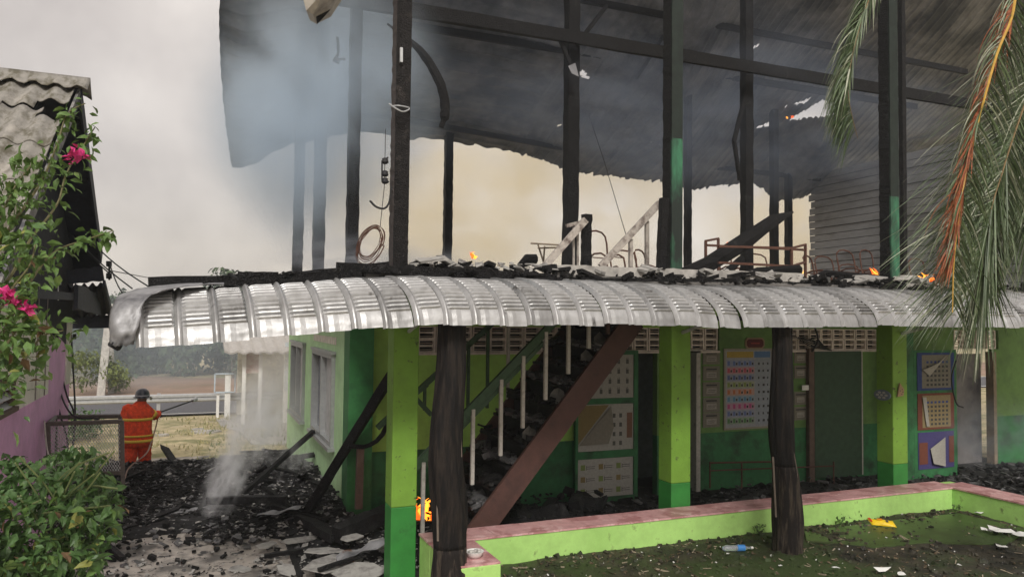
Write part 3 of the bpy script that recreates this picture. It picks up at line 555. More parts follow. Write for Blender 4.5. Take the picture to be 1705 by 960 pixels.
t2 = trunkpost([(1303, 530, 7.45, .125), (1302, 600, 7.45, .125), (1301, 700, 7.45, .14), (1304, 760, 7.43, .14), (1309, 800, 7.42, .165), (1311, 860, 7.42, .18), (1311, 905, 7.42, .175), (1311, 925, 7.42, .18)], 'split dark tree trunk post standing in the soil before the middle of the bench', 772)
m = MB(); m.tube([PY(1287, 760, 7.30), PY(1292, 860, 7.28)], .012, 5); m.tube([PY(1318, 735, 7.36), PY(1325, 790, 7.3), PY(1328, 860, 7.29)], [.01, .03, .015], 6); m.build('bark_split', M('dry_bark', (.16, .13, .105), .9, .3, 8, .6, 20, stretch=(3, 3, .5)), t2)
m = MB(); m.tube([PY(765, 690, 7.42), PY(768, 760, 7.4)], .01, 5); m.tube([PY(728, 820, 7.42), PY(729, 900, 7.38)], .012, 5); m.build('bark_ridge', MATS['dry_bark'], t1)
# ================================================================== tiled bench round the planter
Q = thing('planter_bench', 'low lime green bench wall with pink tiled top round the planter', 'bench')
def bwall(x0, y0, x1, y1): m = MB(); m.box((x0, y0, -.02), (x1, y1, .60)); o = m.build('bench_wall', CURB, Q); bv = o.modifiers.new('b', 'BEVEL'); bv.width = .008; return o
bwall(2.46, 8.17, 10.72, 8.58); bwall(2.46, 7.30, 2.96, 8.168); bwall(10.722, 3.2, 11.2, 8.58)
tm = MB(); tm.box((0, 0, 0), (.397, .425, .022)); tme = tm.mesh('tile', TILE)
tm = MB(); tm.box((0, 0, 0), (.50, .39, .022)); tme2 = tm.mesh('tile', TILE)
n = 0; x = 2.45
while x < 10.7: put('tile', tme, Q, (x, 8.16, .601 + .001 * (n % 3))); x += .4003; n += 1
for k in range(2): put('tile', tme2, Q, (2.455, 7.305 + .41 * k, .601 + .001 * k), None, (1, 1.03, 1))
for k in range(13): put('tile', tme2, Q, (10.71, 3.25 + .395 * k, .604 + .001 * (k % 2)))
# bowl on the bench end
bw = thing('bowl', 'white rimmed bowl of scraps on the pink tiles by the trunk post', 'bowl'); c = PZ(790, 921, .66)
m = MB(); n = 24; pr = [(.065, 0), (.085, .03), (.097, .055), (.100, .06), (.092, .058), (.078, .03), (.055, .012)]
rings = [[c + Vector((math.cos(6.2832 * i / n) * r, math.sin(6.2832 * i / n) * r, z - .03)) for i in range(n)] for r, z in pr]; m.loft(rings); fix(m.build('bowl_body', WHITE, bw, smooth=True))
m = MB()
for i in range(9): m.cbox(c + Vector((rnd.uniform(-.05, .05), rnd.uniform(-.05, .05), .01 + rnd.uniform(0, .03))), (.04, .025, .012))
m.build('bowl_contents', M('dirty_scraps', (.5, .48, .45), .8, .5, 30, .1), bw)
# ================================================================== staircase
T = thing('staircase', 'burnt outdoor staircase with brown stringers and green handrails under the awning', 'staircase')
SY = (9.2, 10.85)
s0 = Vector((3.34, 0, .30)); s1 = Vector((5.72, 0, 3.12)); dst = (s1 - s0).normalized()
for k, Y in enumerate(SY):
    a = Vector((s0.x, Y, s0.z)); b = Vector((s1.x, Y, s1.z)); a2 = a - dst * .35
    m = MB(); m.bar(a2, b, .06, .32, up=(0, 0, 1)); m.build('stringer', BROWN, T)
m = MB(); m.bar(Vector((3.1, 9.162, .02)), Vector((5.9, 9.162, 3.04)) + Vector((.05, 0, 0)), .012, .02)
for k in range(11):
    t = (k + .2) / 11; c = s0.lerp(s1, t); m = MB()
    m.box((c.x - .24, SY[0] + .035, c.z + .02), (c.x + .10, SY[1] - .035, c.z + .055)); tr = m.build('tread', CHAR if k % 3 else CHAR2, T)
    m = MB(); m.box((c.x + .10, SY[0] + .04, c.z - .02), (c.x + .125, SY[1] - .04, c.z + .28)); m.build('riser', CHAR2, T)
    shards('tread_debris', 70, lambda r, c=c: (c.x - .24 + .34 * r.random(), SY[0] + .06 + 1.5 * r.random(), c.z + .075 + .05 * r.random()), .015, .09, SHARDD if k % 2 else CHAR2, '', .35, 40 + k, tr, long=1.5)
    if k in (4, 6, 8, 9):
        m = MB(); cc = Vector((c.x - .03, SY[0] + .25, c.z + .16)); n = 12
        m.add([cc] + [cc + Vector((.13 * math.cos(6.28 * i / n) * rnd.uniform(.7, 1.2), .04 * math.sin(i), .12 * math.sin(6.28 * i / n) * rnd.uniform(.8, 1.1))) for i in range(n)], [(0, i + 1, (i + 1) % n + 1) for i in range(n)])
        m.build('curled_sheet', M('scorched_sheet', (.20, .19, .17), .7, .25, 4, .2), T)
# near and far handrails with balusters
def rail(Y, a, b, w_, nm='handrail', mat=DRAIL): m = MB(); m.bar(a, b, w_, w_ * 1.6); return m.build(nm, mat, T)
ra, rb = PY(640, 830, 9.2), PY(918, 540, 9.2); ra, rb = PY(690, 778, 9.2), PY(930, 528, 9.2)
rail(9.2, ra, rb, .065); rail(9.2, PY(700, 782, 9.24), PY(905, 570, 9.24), .035)
fa, fb_ = PY(628, 712, 10.85), PY(822, 536, 10.85); rail(10.85, fa, fb_, .05)
m = MB(); m.bar(PY(690, 660, 10.4), PY(718, 690, 10.4), .05, .06); m.bar(PY(672, 672, 10.4), PY(712, 640, 10.4), .04, .05); m.build('rail_brace', DRAIL, T)
def yrail(px, Y, a, b): X = PY(px, 600, Y).x; t = (X - a.x) / (b.x - a.x); return a.lerp(b, t)
for px, yb in ((703, 892), (786, 806), (833, 758), (870, 712), (908, 665), (946, 622), (980, 580), (1012, 556)):
    top = yrail(px, 9.17, ra, rb) if px < 925 else PY(px, 535, 9.17); bot = PY(px, yb, 9.17); top = Vector((bot.x, 9.17, min(top.z, 3.4)))
    m = MB(); m.bar(bot, top, .045, .045, up=(0, 1, 0)); m.build('baluster', WPAINT if px < 1000 else BROWN, T)
for px in (708, 780, 812, 846):
    top = yrail(min(px, 815), 10.85, fa, fb_); X = PY(px, 600, 10.85).x; m = MB(); m.bar((X, 10.85, 1.75), (X, 10.85, min(top.z, 3.2) if px < 820 else 3.3), .04, .05, up=(0, 1, 0)); m.build('baluster', DRAIL if px < 830 else WPAINT, T)
# upper flight rails poking above the slab
GR = thing('stair_guard_rail', 'pale scorched wooden stair rails rising above the upper floor edge', 'railing')
for (a, b) in (((1000, 444), (1098, 338)), ((906, 444), (975, 366))):
    m = MB(); m.bar(PY(*a, 9.0), PY(*b, 9.0), .05, .09); m.build('sloping_rail', WWOOD, GR)
for px, y0, y1 in ((1050, 446, 398), (1077, 446, 368)): m = MB(); m.bar(PY(px, y0, 9.05), PY(px, y1, 9.05), .05, .05, up=(0, 1, 0)); m.build('rail_post', WWOOD, GR)
for px in (955, 962, 969): m = MB(); m.bar(PY(px, 444, 9.15), PY(px, 378, 9.15), .025, .025, up=(0, 1, 0)); m.build('rail_post', WWOOD, GR)
m = MB(); m.bar(PY(943, 376, 9.1), PY(972, 369, 9.1), .04, .05); m.build('top_rail', WWOOD, GR)
beam('charred_newel', PY(976, 446, 9.1), PY(977, 357, 9.1), .11, .11, 'short charred newel post at the head of the stair rails', 'post')
# ================================================================== wall prints and boards
def printed(name, x0, x1, z0, z1, Y, base, cells, label, cat, parent=None, group=None, th=.012, frame=None):
    """cells: list of (u0,u1,v0,v1,colour) in 0..1, thin printed patches standing 1 mm proud"""
    o = thing(name, label, cat, group) if parent is None else put(name, None, parent)
    m = MB(); m.box((x0, Y - th, z0), (x1, Y, z1)); m.build('sheet', base, o)
    cols = []; m = MB()
    for u0, u1, v0, v1, c_ in cells:
        if c_ not in cols: cols.append(c_)
        m.cur = cols.index(c_); X_0 = x0 + (x1 - x0) * u0; X_1 = x0 + (x1 - x0) * u1; Z_0 = z0 + (z1 - z0) * v0; Z_1 = z0 + (z1 - z0) * v1
        m.add([(X_0, Y - th - .0015, Z_0), (X_1, Y - th - .0015, Z_0), (X_1, Y - th - .0015, Z_1), (X_0, Y - th - .0015, Z_1)], [(0, 1, 2, 3)])
    if cells: p = m.build('print', cols, o); p['kind'] = 'stuff'
    if frame:
        m = MB(); f_ = .035
        m.box((x0 - f_, Y - th - .01, z0 - f_), (x1 + f_, Y, z0 - .001)); m.box((x0 - f_, Y - th - .01, z1 + .001), (x1 + f_, Y, z1 + f_)); m.box((x0 - f_, Y - th - .01, z0 - .001), (x0 - .001, Y, z1 + .001)); m.box((x1 + .001, Y - th - .01, z0 - .001), (x1 + f_, Y, z1 + .001))
        m.build('frame', frame, o)
    return o
C = lambda n_, c_: flat('ink_' + n_, c_)
PAPER = flat('dull_paper', (.34, .32, .28)); PAPERD = flat('dim_paper', (.20, .185, .15)); INK = C('dark', (.05, .05, .05))
def R2(px0, py0, px1, py1, Y=WY):
    a = PY(px0, py0, Y); b = PY(px1, py1, Y); return a.x, b.x, b.z, a.z
YF = WY - .006
# the alphabet-like chart
x0, x1, z0, z1 = R2(1207, 583, 1284, 708, YF); cells = []; rr = random.Random(4)
rc = [('gr', (.10, .22, .09)), ('bl', (.14, .18, .36)), ('mg', (.45, .08, .22)), ('lb', (.12, .25, .38)), ('or', (.50, .17, .07)), ('yg', (.22, .28, .08)), ('db', (.10, .13, .28)), ('rd', (.48, .09, .13)), ('b2', (.13, .19, .42))]
for j, (nm, cc) in enumerate(rc):
    v0 = .045 + j * .093
    cells.append((.03, .62, v0, v0 + .085, C('pale_' + nm, tuple(.5 * v + .22 for v in cc))))
    for i in range(5):
        u0 = .045 + i * .115; cells.append((u0, u0 + .05, v0 + .015, v0 + .07, C(nm, cc)))
        if rr.random() < .8: cells.append((u0 + .06, u0 + .095, v0 + .02, v0 + .05, INK))
    for i in range(3): cells.append((.70 + i * .1, .72 + i * .1 + rr.random() * .03, v0 + .02, v0 + .05, INK)); 
cells = [(.64, .99, .03, .90, C('pale_blue', (.30, .33, .37)))] + cells + [(.03, .60, .905, .985, C('yellow_band', (.40, .29, .06))), (.62, .97, .905, .985, C('blue_band', (.10, .19, .36)))]
cells2 = []
def lay(cs, eps=0): return cs
printed('wall_chart', x0, x1, z0, z1, YF, flat('chart_paper', (.33, .34, .36)), [], 'large bright alphabet chart with rows of coloured letter squares', 'poster', frame=flat('chart_edge', (.30, .28, .22)))
ch = [o for o in COL.objects if o.name.startswith('wall_chart')][0]
m = MB(); cols = []
for k, (u0, u1, v0, v1, c_) in enumerate(cells):
    if c_ not in cols: cols.append(c_)
    m.cur = cols.index(c_); yy = YF - .0135 - (0 if k == 0 else .001) - (.001 if (u1 - u0) < .2 else 0)
    m.add([(x0 + (x1 - x0) * u0, yy, z0 + (z1 - z0) * v0), (x0 + (x1 - x0) * u1, yy, z0 + (z1 - z0) * v0), (x0 + (x1 - x0) * u1, yy, z0 + (z1 - z0) * v1), (x0 + (x1 - x0) * u0, yy, z0 + (z1 - z0) * v1)], [(0, 1, 2, 3)])
m.build('print', cols, ch)['kind'] = 'stuff'
# word cards, two columns
cardn = ['topmost', 'second', 'middle', 'fourth', 'lowest']
for k, yy in enumerate((583, 609.5, 636, 662, 687)):
    r_ = R2(1170, yy, 1198, yy + 23, YF)
    printed('word_card', *r_, YF, PAPERD, [(.18, .82, .74, .84, INK), (.2, .8, .2, .6, PAPER), (.25, .7, .3, .34, INK), (.3, .75, .42, .46, INK)], f'tan word card, {cardn[k]} in the column left of the coloured chart', 'card', None, 'tan word cards on the wall')
for k, yy in enumerate((583, 608, 652, 677)):
    r_ = R2(1322, yy, 1343, yy + 21, YF)
    printed('word_card', *r_, YF, PAPERD, [(.1, .9, .74, .84, INK), (.2, .8, .2, .6, PAPER), (.25, .7, .3, .34, INK)], f'tan word card, {["topmost", "second", "third", "lowest"][k]} of the column right of the front trunk post', 'card', None, 'tan word cards on the wall')
r_ = R2(1335, 641, 1346, 649, WY - .08); printed('switch_plate', *r_, WY - .08, WHITE, [], 'small pale switch plate on the brown door post', 'switch')
# oval sign
x0, x1, z0, z1 = R2(1240, 562, 1272, 580, YF); sg = thing('oval_sign', 'small dark red sign with clipped corners above the coloured chart', 'sign'); m = MB()
cx, cz, hw, hh = (x0 + x1) / 2, (z0 + z1) / 2, (x1 - x0) / 2, (z1 - z0) / 2
octp = [(-1, -.5), (-.8, -1), (.8, -1), (1, -.5), (1, .5), (.8, 1), (-.8, 1), (-1, .5)]
m.slab([(cx + hw * a, YF, cz + hh * b) for a, b in octp], (0, -.02, 0)); fix(m.build('sign_plate', flat('tan_edge', (.30, .2, .12)), sg))
m = MB(); m.slab([(cx + hw * .86 * a, YF - .021, cz + hh * .75 * b) for a, b in octp], (0, -.004, 0)); fix(m.build('sign_face', flat('dark_red', (.10, .018, .016)), sg))
m = MB(); m.box((cx - hw * .45, YF - .028, cz - .012), (cx + hw * .45, YF - .0255, cz + .012)); m.build('sign_lettering', flat('red_letters', (.35, .05, .04)), sg)
# green framed poster board leaning by the first doorway
pb = thing('poster_board', 'tall green framed board with three torn posters behind the staircase', 'board'); BX0, BX1, _, _ = R2(958, 590, 1060, 840, WY - .12); YB = WY - .12
zs = [(PY(1000, y_, YB).z) for y_ in (840, 827, 762, 750, 672, 663, 590)]
m = MB(); m.box((BX0, YB, zs[0]), (BX1, YB + .04, zs[6] + .04)); m.build('backing_panel', WDGREEN, pb)
for (za, zb) in ((zs[0], zs[1]), (zs[2], zs[3]), (zs[4], zs[5]), (zs[6], zs[6] + .07)): m = MB(); m.box((BX0 + .05, YB - .03, za), (BX1 - .08, YB - .001, zb)); m.build('cross_rail', WDGREEN, pb)
for xx, w_ in ((BX0, .05), (BX1 - .08, .08)): m = MB(); m.box((xx, YB - .032, zs[0]), (xx + w_, YB - .001, zs[6] + .07)); m.build('stile', WDGREEN, pb)
rr = random.Random(9)
def blobs(n_, ink, a=.05, b=.09, u=(.06, .9), v=(.08, .85)): return [(uu, uu + rr.uniform(a, b), vv, vv + rr.uniform(a, b), ink) for uu, vv in [(rr.uniform(*u), rr.uniform(*v)) for _ in range(n_)]]
GY = C('greyprint', (.10, .10, .09)); YP = C('mustard', (.24, .18, .07)); PB_ = flat('poster_paper', (.40, .385, .35)); BRP = C('brownprint', (.20, .10, .06))
P1 = []
for i in range(6):
    for j in range(4): P1 += [(.06 + i * .16, .11 + i * .16, .10 + j * .23, .20 + j * .23, GY), (.065 + i * .16, .075 + i * .16, .20 + j * .23, .24 + j * .23, GY), (.09 + i * .16, .10 + i * .16, .20 + j * .23, .25 + j * .23, GY)]
printed('poster', BX0 + .055, BX1 - .085, zs[5] + .005, zs[6] - .005, YB - .002, PB_, P1, '', '', pb)
P2 = [(.62 + .12 * i, .67 + .12 * i, .1 + .2 * j, .19 + .2 * j, GY) for i in range(2) for j in range(4)] + [(.88, .98, .25, .80, BRP)]
p2 = printed('poster', BX0 + .055, BX1 - .085, zs[3] + .005, zs[4] - .005, YB - .002, PB_, P2, '', '', pb)
X_, W2 = BX0 + .06, BX1 - BX0 - .15; za, zb = zs[3] + .03, zs[4] - .02
m = MB(); m.add([(X_, YB - .017, zb), (X_ + W2 * .55, YB - .017, zb), (X_, YB - .017, za + .1)], [(0, 1, 2)]); m.build('bare_patch', YP, p2)
m = MB(); m.slab([(X_ + .01, YB - .03, za + .08), (X_ + W2 * .57, YB - .05, zb - .02), (X_ + W2 * .60, YB - .09, (za + zb) / 2), (X_ + W2 * .50, YB - .10, za + .10)], (0, -.003, 0)); fix(m.build('torn_flap', flat('poster_back', (.24, .22, .18)), p2))
P3 = []
for i in range(3):
    for j in range(3): P3 += [(.05 + i * .32, .13 + i * .32, .10 + j * .31, .24 + j * .31, YP if (i + j) % 2 else C('limeprint', (.20, .26, .08))), (.15 + i * .32, .30 + i * .32, .13 + j * .31, .145 + j * .31, GY), (.15 + i * .32, .30 + i * .32, .18 + j * .31, .195 + j * .31, GY), (.15 + i * .32, .15 + .01 + i * .32, .1 + j * .31, .22 + j * .31, GY)]
printed('poster', BX0 + .055, BX1 - .085, zs[1] + .005, zs[2] - .005, YB - .002, PB_, P3, '', '', pb)
# calendar board on the right
YC = 10.9
cb = thing('calendar_board', 'narrow dark green board holding three torn calendar sheets beside the third column', 'board'); a0, a1, c0, c1 = R2(1521, 583, 1594, 790, YC)
m = MB(); m.box((a0, YC, c0), (a1, YC + .04, c1)); m.build('backing_panel', WDGREEN, cb)
BL = C('blueprint', (.035, .06, .20)); OR = C('orangeprint', (.16, .05, .03)); PU = C('purpleprint', (.06, .05, .16)); TB = C('tanborder', (.26, .20, .10))
for k, (ya, yb_) in enumerate(((587, 648), (655, 712), (720, 776))):
    r_ = R2(1526 + k, ya, 1588, yb_, YC); base = (BL, OR, PU)[k]; cl = []
    if k < 2:
        cl = [(.12, .9, .06, .94, TB if k else PAPERD)] + []
        grid_ = [(.24 + .105 * i, .24 + .105 * i + .06, .12 + .12 * j, .12 + .12 * j + .06, INK if j < 5 else BL) for i in range(6) for j in range(6)]
    else: grid_ = []
    o = printed('calendar', *r_, YC - .002, base, cl, '', '', cb)
    x0, x1, z0, z1 = r_
    if grid_:
        m = MB(); cols = []
        for u0, u1, v0, v1, c_ in grid_:
            if c_ not in cols: cols.append(c_)
            m.cur = cols.index(c_); m.add([(x0 + (x1 - x0) * u, YC - .0175, z0 + (z1 - z0) * v) for u, v in ((u0, v0), (u1, v0), (u1, v1), (u0, v1))], [(0, 1, 2, 3)])
        m.build('date_grid', cols, o)['kind'] = 'stuff'
    fl_ = [[(.12, .55), (.3, .38), (.75, .95), (.5, .72)], [(.1, .9), (.2, .1), (.28, .1), (.2, .9)], [(.35, .15), (.68, .05), (.68, .85), (.30, .55)]][k]
    m = MB(); m.slab([(x0 + (x1 - x0) * u, YC - .04 - .03 * (u > .3), z0 + (z1 - z0) * v) for u, v in fl_], (0, -.003, 0)); fix(m.build('torn_flap', flat('pale_back', (.36, .34, .30)), o))
    if k == 2: m = MB(); m.box((x0 + .02, YC - .02, z0 + .1), (x0 + .25 * (x1 - x0), YC - .0145, z1 - .2)); m.build('colour_band', OR, o); m = MB(); m.box((x1 - .15 * (x1 - x0), YC - .02, z0 + .1), (x1 - .01, YC - .0145, z1 - .1)); m.build('colour_band', OR, o)
m = MB(); m.box((a0 - .35, YC - .005, 0), (a0 - .01, YC + .1, 3.3)); m.build('side_panel', WDGREEN, cb)
# ornaments on the third column
pq = thing('round_plaque', 'small blue grey round plaque with a flower on the third column side', 'plaque'); c = PX(1470, 657, 10.015); m = MB(); n = 24
m.slab([c + Vector((-.002, math.cos(6.2832 * i / n) * .155, math.sin(6.2832 * i / n) * .085)) for i in range(n)], (-.02, 0, 0)); fix(m.build('disc', flat('slate_blue', (.16, .20, .24)), pq))
m = MB()
for k in range(7):
    a = 6.2832 * k / 6; cc = c + Vector((-.024, math.cos(a) * .08 * (k < 6), math.sin(a) * .045 * (k < 6))); m.slab([cc + Vector((0, math.cos(6.2832 * i / 8) * .03, math.sin(6.2832 * i / 8) * .018)) for i in range(8)], (-.004, 0, 0))
fix(m.build('flower', flat('petal_grey', (.45, .45, .42)), pq))
wd = thing('wedge_ornament', 'tan triangular ornament with dots hanging on the third column front', 'ornament'); c = PY(1497, 650, 8.60); m = MB()
m.slab([c + Vector(v) for v in ((-.05, 0, -.09), (.07, 0, -.08), (.09, 0, .02), (0, 0, .12))], (0, -.02, 0)); fix(m.build('wedge', flat('tan_card', (.32, .22, .12)), wd))
m = MB(); [m.cbox(c + Vector((a, -.024, b)), (.014, .004, .014)) for a, b in ((0, 0), (.04, .02), (.03, -.05), (.055, -.02))]; m.build('dots', INK, wd)
# low rusty pipe rail by the wall
lr = thing('low_pipe_rail', 'low rusty pipe rail along the dark green wall behind the bench', 'rail'); Yp = WY - .35
m = MB(); m.tube([PY(1182, 770, Yp), PY(1292, 768, Yp)], .018, 6); m.tube([PY(1182, 783, Yp), PY(1390, 775, Yp)], .014, 6)
for px in (1182, 1235, 1290, 1388): m.tube([PY(px, 768, Yp), PY(px, 812, Yp)], .016, 6)
m.build('pipe', RUST, lr)
# burnt cables under the awning by the vent blocks
m = MB()
for k in range(7):
    a = PY(1325 + k * 4, 560 + k, 11.3); b = PY(1385 - k * 2, 583 - k, 11.3); m.tube(smoothpl([a, a.lerp(b, .4) + Vector((0, 0, -.08 + .03 * k)), b], 6), .012, 4)
m.tube(smoothpl([PY(1357, 545, 11.3), PY(1362, 565, 11.3), PY(1352, 585, 11.3)], 6), .02, 5); tag(m.build('burnt_cable_tangle', BLACK), 'black tangle of burnt cables hanging above the dark sliding door', 'cables')
m = MB(); m.tube(smoothpl([PY(1592, 600, 9.0), PY(1584, 630, 9.0), PY(1592, 670, 9.0), PY(1604, 678, 9.0)], 12), .012, 5); tag(m.build('dangling_cable', BLACK), 'thin dark cable dangling before the grey door at right', 'cable')
# ================================================================== things on the upper floor
def frame_tubes(name, segs, Y, r, label, cat, group=None, mat=RUST):
    t = thing(name, label, cat, group)
    for sname, pts in segs: m = MB(); m.tube([PY(a, b, Y + (c if True else 0)) for a, b, c in pts], r, 6); m.build(sname, mat, t)
    return t
# long metal bed-like frame
YB2 = 10.0; bf = thing('metal_table_frame', 'long brown burnt metal table frame standing by the leaning beam', 'frame')
for nm, pts in [('frame_leg', [(1175, 457, 0), (1175, 401, 0)]), ('frame_leg', [(1196, 463, -.5), (1196, 397, .5)]), ('frame_leg', [(1318, 466, -.5), (1318, 413, -.5)]), ('frame_leg', [(1341, 466, 0), (1341, 406, 0)]),
                ('top_rail', [(1175, 401, 0), (1196, 397, .5)]), ('top_rail', [(1196, 410, -.4), (1318, 413, -.5)]), ('top_rail', [(1318, 413, -.5), (1341, 407, 0)]), ('top_rail', [(1175, 408, 0), (1341, 416, 0)]),
                ('lower_rail', [(1196, 437, -.5), (1318, 443, -.5)]), ('lower_rail', [(1318, 443, -.5), (1341, 436, 0)]), ('lower_rail', [(1175, 440, 0), (1196, 434, .5)])]:
    m = MB(); P_ = [PY(a, b, YB2 + c) for a, b, c in pts]; m.bar(P_[0], P_[1], .035, .035, up=(0, 1, 0)); m.build(nm, RUST, bf)
def chairframe(px, py, Y, w_, h_, label, rot=0):
    """tube chair skeleton: two bent side loops, back hoop, seat bars"""
    t = thing('chair_frame', label, 'chair frame', 'bare metal chair frames upstairs'); p = PY(px, py, Y); p.z = FZ + .01; u = Vector((math.cos(rot), math.sin(rot), 0)); v = Vector((-u.y, u.x, 0))
    for s_ in (-1, 1):
        a = p + u * s_ * w_ / 2; m = MB(); m.tube(smoothpl([a - v * w_ * .5, a - v * w_ * .42 + Vector((0, 0, h_ * .55)), a + v * w_ * .42 + Vector((0, 0, h_ * .55)), a + v * w_ * .5], 9), .017, 5); m.build('leg_loop', RUST, t)
    m = MB(); m.tube(smoothpl([p - u * w_ / 2 + v * w_ * .4 + Vector((0, 0, h_ * .5)), p - u * w_ * .45 + v * w_ * .55 + Vector((0, 0, h_)), p + u * w_ * .45 + v * w_ * .55 + Vector((0, 0, h_)), p + u * w_ / 2 + v * w_ * .4 + Vector((0, 0, h_ * .5))], 10), .017, 5); m.build('back_hoop', RUST, t)
    m = MB()
    for f_ in (-.35, .35): m.tube([p - u * w_ / 2 + v * w_ * f_ + Vector((0, 0, h_ * .55)), p + u * w_ / 2 + v * w_ * f_ + Vector((0, 0, h_ * .55))], .01, 5)
    m.build('seat_bar', RUST, t); return t
chairframe(1010, 445, 11.5, .45, .95, 'bare chair frame just right of the charred newel post', .3)
chairframe(1045, 445, 12.5, .5, .75, 'low chair frame behind the sloping pale rail', -.2)
chairframe(1085, 445, 11.8, .45, .7, 'chair frame against the green scorched post', .6)
chairframe(1225, 450, 12.5, .5, .9, 'chair frame behind the long table frame', .4)
chairframe(1265, 450, 12.8, .5, .85, 'chair frame behind the right half of the table frame', -.3)
chairframe(1390, 455, 12.5, .55, .85, 'round-topped stool frame before the plank wall edge', .1)
chairframe(1430, 455, 12.0, .6, .95, 'tall chair frame left of the yellow flames', .2)
chairframe(1418, 455, 13.5, .45, .8, 'small chair frame hidden behind the tall one', -.5)
chairframe(1368, 455, 11.2, .5, .7, 'low chair frame nearest the right end of the table frame', .5)
chairframe(1460, 455, 13.0, .5, 1.1, 'chair frame half hidden behind the yellow flames', .2)
chairframe(1545, 455, 11.5, .5, .8, 'chair frame right of the scorched green post', .1)
t = thing('desk_frame', 'thin metal desk frame poking up left of the stair rails', 'desk frame')
for pts in ([(884, 405, 11), (932, 408, 10.6)], [(896, 407, 11), (905, 436, 11)], [(905, 436, 11), (907, 410, 10.8)], [(896, 413, 11), (930, 412, 10.6)]): m = MB(); m.tube([PY(*q) for q in pts], .015, 5); m.build('frame_tube', M('tan_tube', (.24, .19, .14), .7, .3), t)
GU = 'burnt timbers upstairs'
m = MB(); m.tube([PY(1140, 452, 9.6), PY(1180, 440, 9.8), PY(1240, 402, 10.2), PY(1290, 366, 10.5), PY(1320, 353, 10.7)], [.07, .13, .14, .11, .02], 7, .12); tag(m.build('fallen_beam', CHAR), 'thick charred beam leaning diagonally across the upper floor', 'beam', GU)
m = MB(); m.tube([PY(1200, 461, 9.6), PY(1235, 430, 9.9)], [.05, .06], 6, .15); tag(m.build('fallen_beam', CHAR), 'short charred beam propped below the thick leaning one', 'beam', GU)
m = MB(); m.tube([PY(1225, 462, 9.4), PY(1260, 452, 9.4), PY(1330, 450, 9.3)], [.05, .07, .10], 7, .2); tag(m.build('fallen_beam', CHAR), 'black log lying on the floor under the table frame', 'beam', GU)
m = MB(); m.tube([PY(865, 443, 10), PY(880, 432, 10), PY(893, 431, 10)], [.05, .09, .06], 7, .2); tag(m.build('fallen_beam', CHAR), 'burnt stump alone on the slab left of the desk frame', 'beam', GU)
m = MB(); m.tube([PY(1345, 466, 9), PY(1375, 455, 9), PY(1450, 462, 8.9), PY(1540, 466, 8.8)], [.03, .06, .05, .03], 7, .2); tag(m.build('fallen_beam', CHAR), 'low charred log before the plank wall near the flames', 'beam', GU)
m = MB(); m.slab([PY(1413, 468, 8.5), PY(1450, 468, 8.5), PY(1480, 463, 8.7), PY(1440, 459, 8.9), PY(1420, 460, 8.9)], (0, 0, .02)); tag(fix(m.build('roof_scrap', CONC)), 'pale bent sheet scrap on the awning below the yellow flames', 'sheet')
m = MB(); m.slab([PY(1485, 466, 8.5), PY(1515, 466, 8.5), PY(1525, 460, 8.7), PY(1490, 460, 8.7)], (0, 0, .02)); tag(fix(m.build('roof_scrap', CONC)), 'pale bent sheet scrap on the awning between the two flames', 'sheet')
# hanging strip, cables, wire coil, insulators
m = MB(); P_ = smoothpl([PY(645, 40, 10.5), PY(690, 75, 10.4), PY(715, 105, 10.4), PY(735, 145, 10.3), PY(741, 185, 10.3), PY(735, 212, 10.3)], 24)
m.tube(P_, [.015 + .055 * min(1, k / 9) * (1 if k < 22 else .4) for k in range(25)], 7, .1); tag(m.build('hanging_strip', CHAR), 'curved black strip hanging from the roof right of the first front post', 'strip')
wc = thing('wire_coil', 'tangled coil of burnt wire hanging beside the leftmost front post', 'wire coil'); c = PY(617, 407, 8.5)
for k in range(9):
    m = MB(); a = rnd.uniform(.75, 1.1); pts = []
    for i in range(17):
        t_ = 6.2832 * i / 16; pts.append(c + Vector((math.cos(t_) * .14 * a + .10 * math.sin(t_) * .55 + rnd.uniform(-.01, .01), rnd.uniform(-.03, .03), math.sin(t_) * .215 * a + (a - 1) * -.1)))
    m.tube(smoothpl(pts, 34), .0045, 4, cap=False); m.build('wire_loop', RUST, wc)
m = MB(); m.tube([PY(633, 377, 8.5), PY(640, 310, 8.5), PY(642, 215, 8.55)], .004, 4); m.build('wire_end', BLACK, wc)
m = MB(); m.tube(smoothpl([PY(616, 334, 8.5), PY(626, 344, 8.5), PY(640, 347, 8.5), PY(648, 336, 8.6), PY(652, 310, 8.6)], 14), .012, 6); tag(m.build('wire_hook', BLACK), 'curled black wire end hooking left off the leftmost front post', 'wire')
ins = thing('insulator_bracket', 'iron bracket with three round insulators on the leftmost front post', 'insulator')
for yy in (268, 289, 301):
    c = PY(641, yy, 8.52); m = MB(); n = 10; m.loft([[c + Vector((math.cos(6.28 * i / n) * r, math.sin(6.28 * i / n) * r, z)) for i in range(n)] for r, z in ((.02, -.035), (.04, -.02), (.042, 0), (.03, .01), (.04, .02), (.02, .035))]); fix(m.build('insulator', BLACK, ins, smooth=True))
m = MB(); m.tube([PY(646, 262, 8.6), PY(636, 268, 8.52), PY(636, 300, 8.52), PY(647, 303, 8.6)], .01, 5); m.build('bracket_iron', BLACK, ins)
wl = thing('wire_band', 'wire band with pale loop clamped round the leftmost front post', 'wire'); m = MB()
m.tube(smoothpl([PY(648, 173, 8.6), PY(660, 181, 8.5), PY(672, 186, 8.5), PY(682, 180, 8.6), PY(664, 176, 8.5), PY(652, 177, 8.58)], 18), .009, 5); m.build('band', GALV, wl)
m = MB(); m.bar(PY(668, 80, 8.6), PY(668, 104, 8.6), .03, .04, up=(0, 1, 0)); m.build('plate', GALV, wl)
cl_ = thing('wall_bracket', 'small burnt light bracket hanging left of the second-row post', 'bracket'); m = MB()
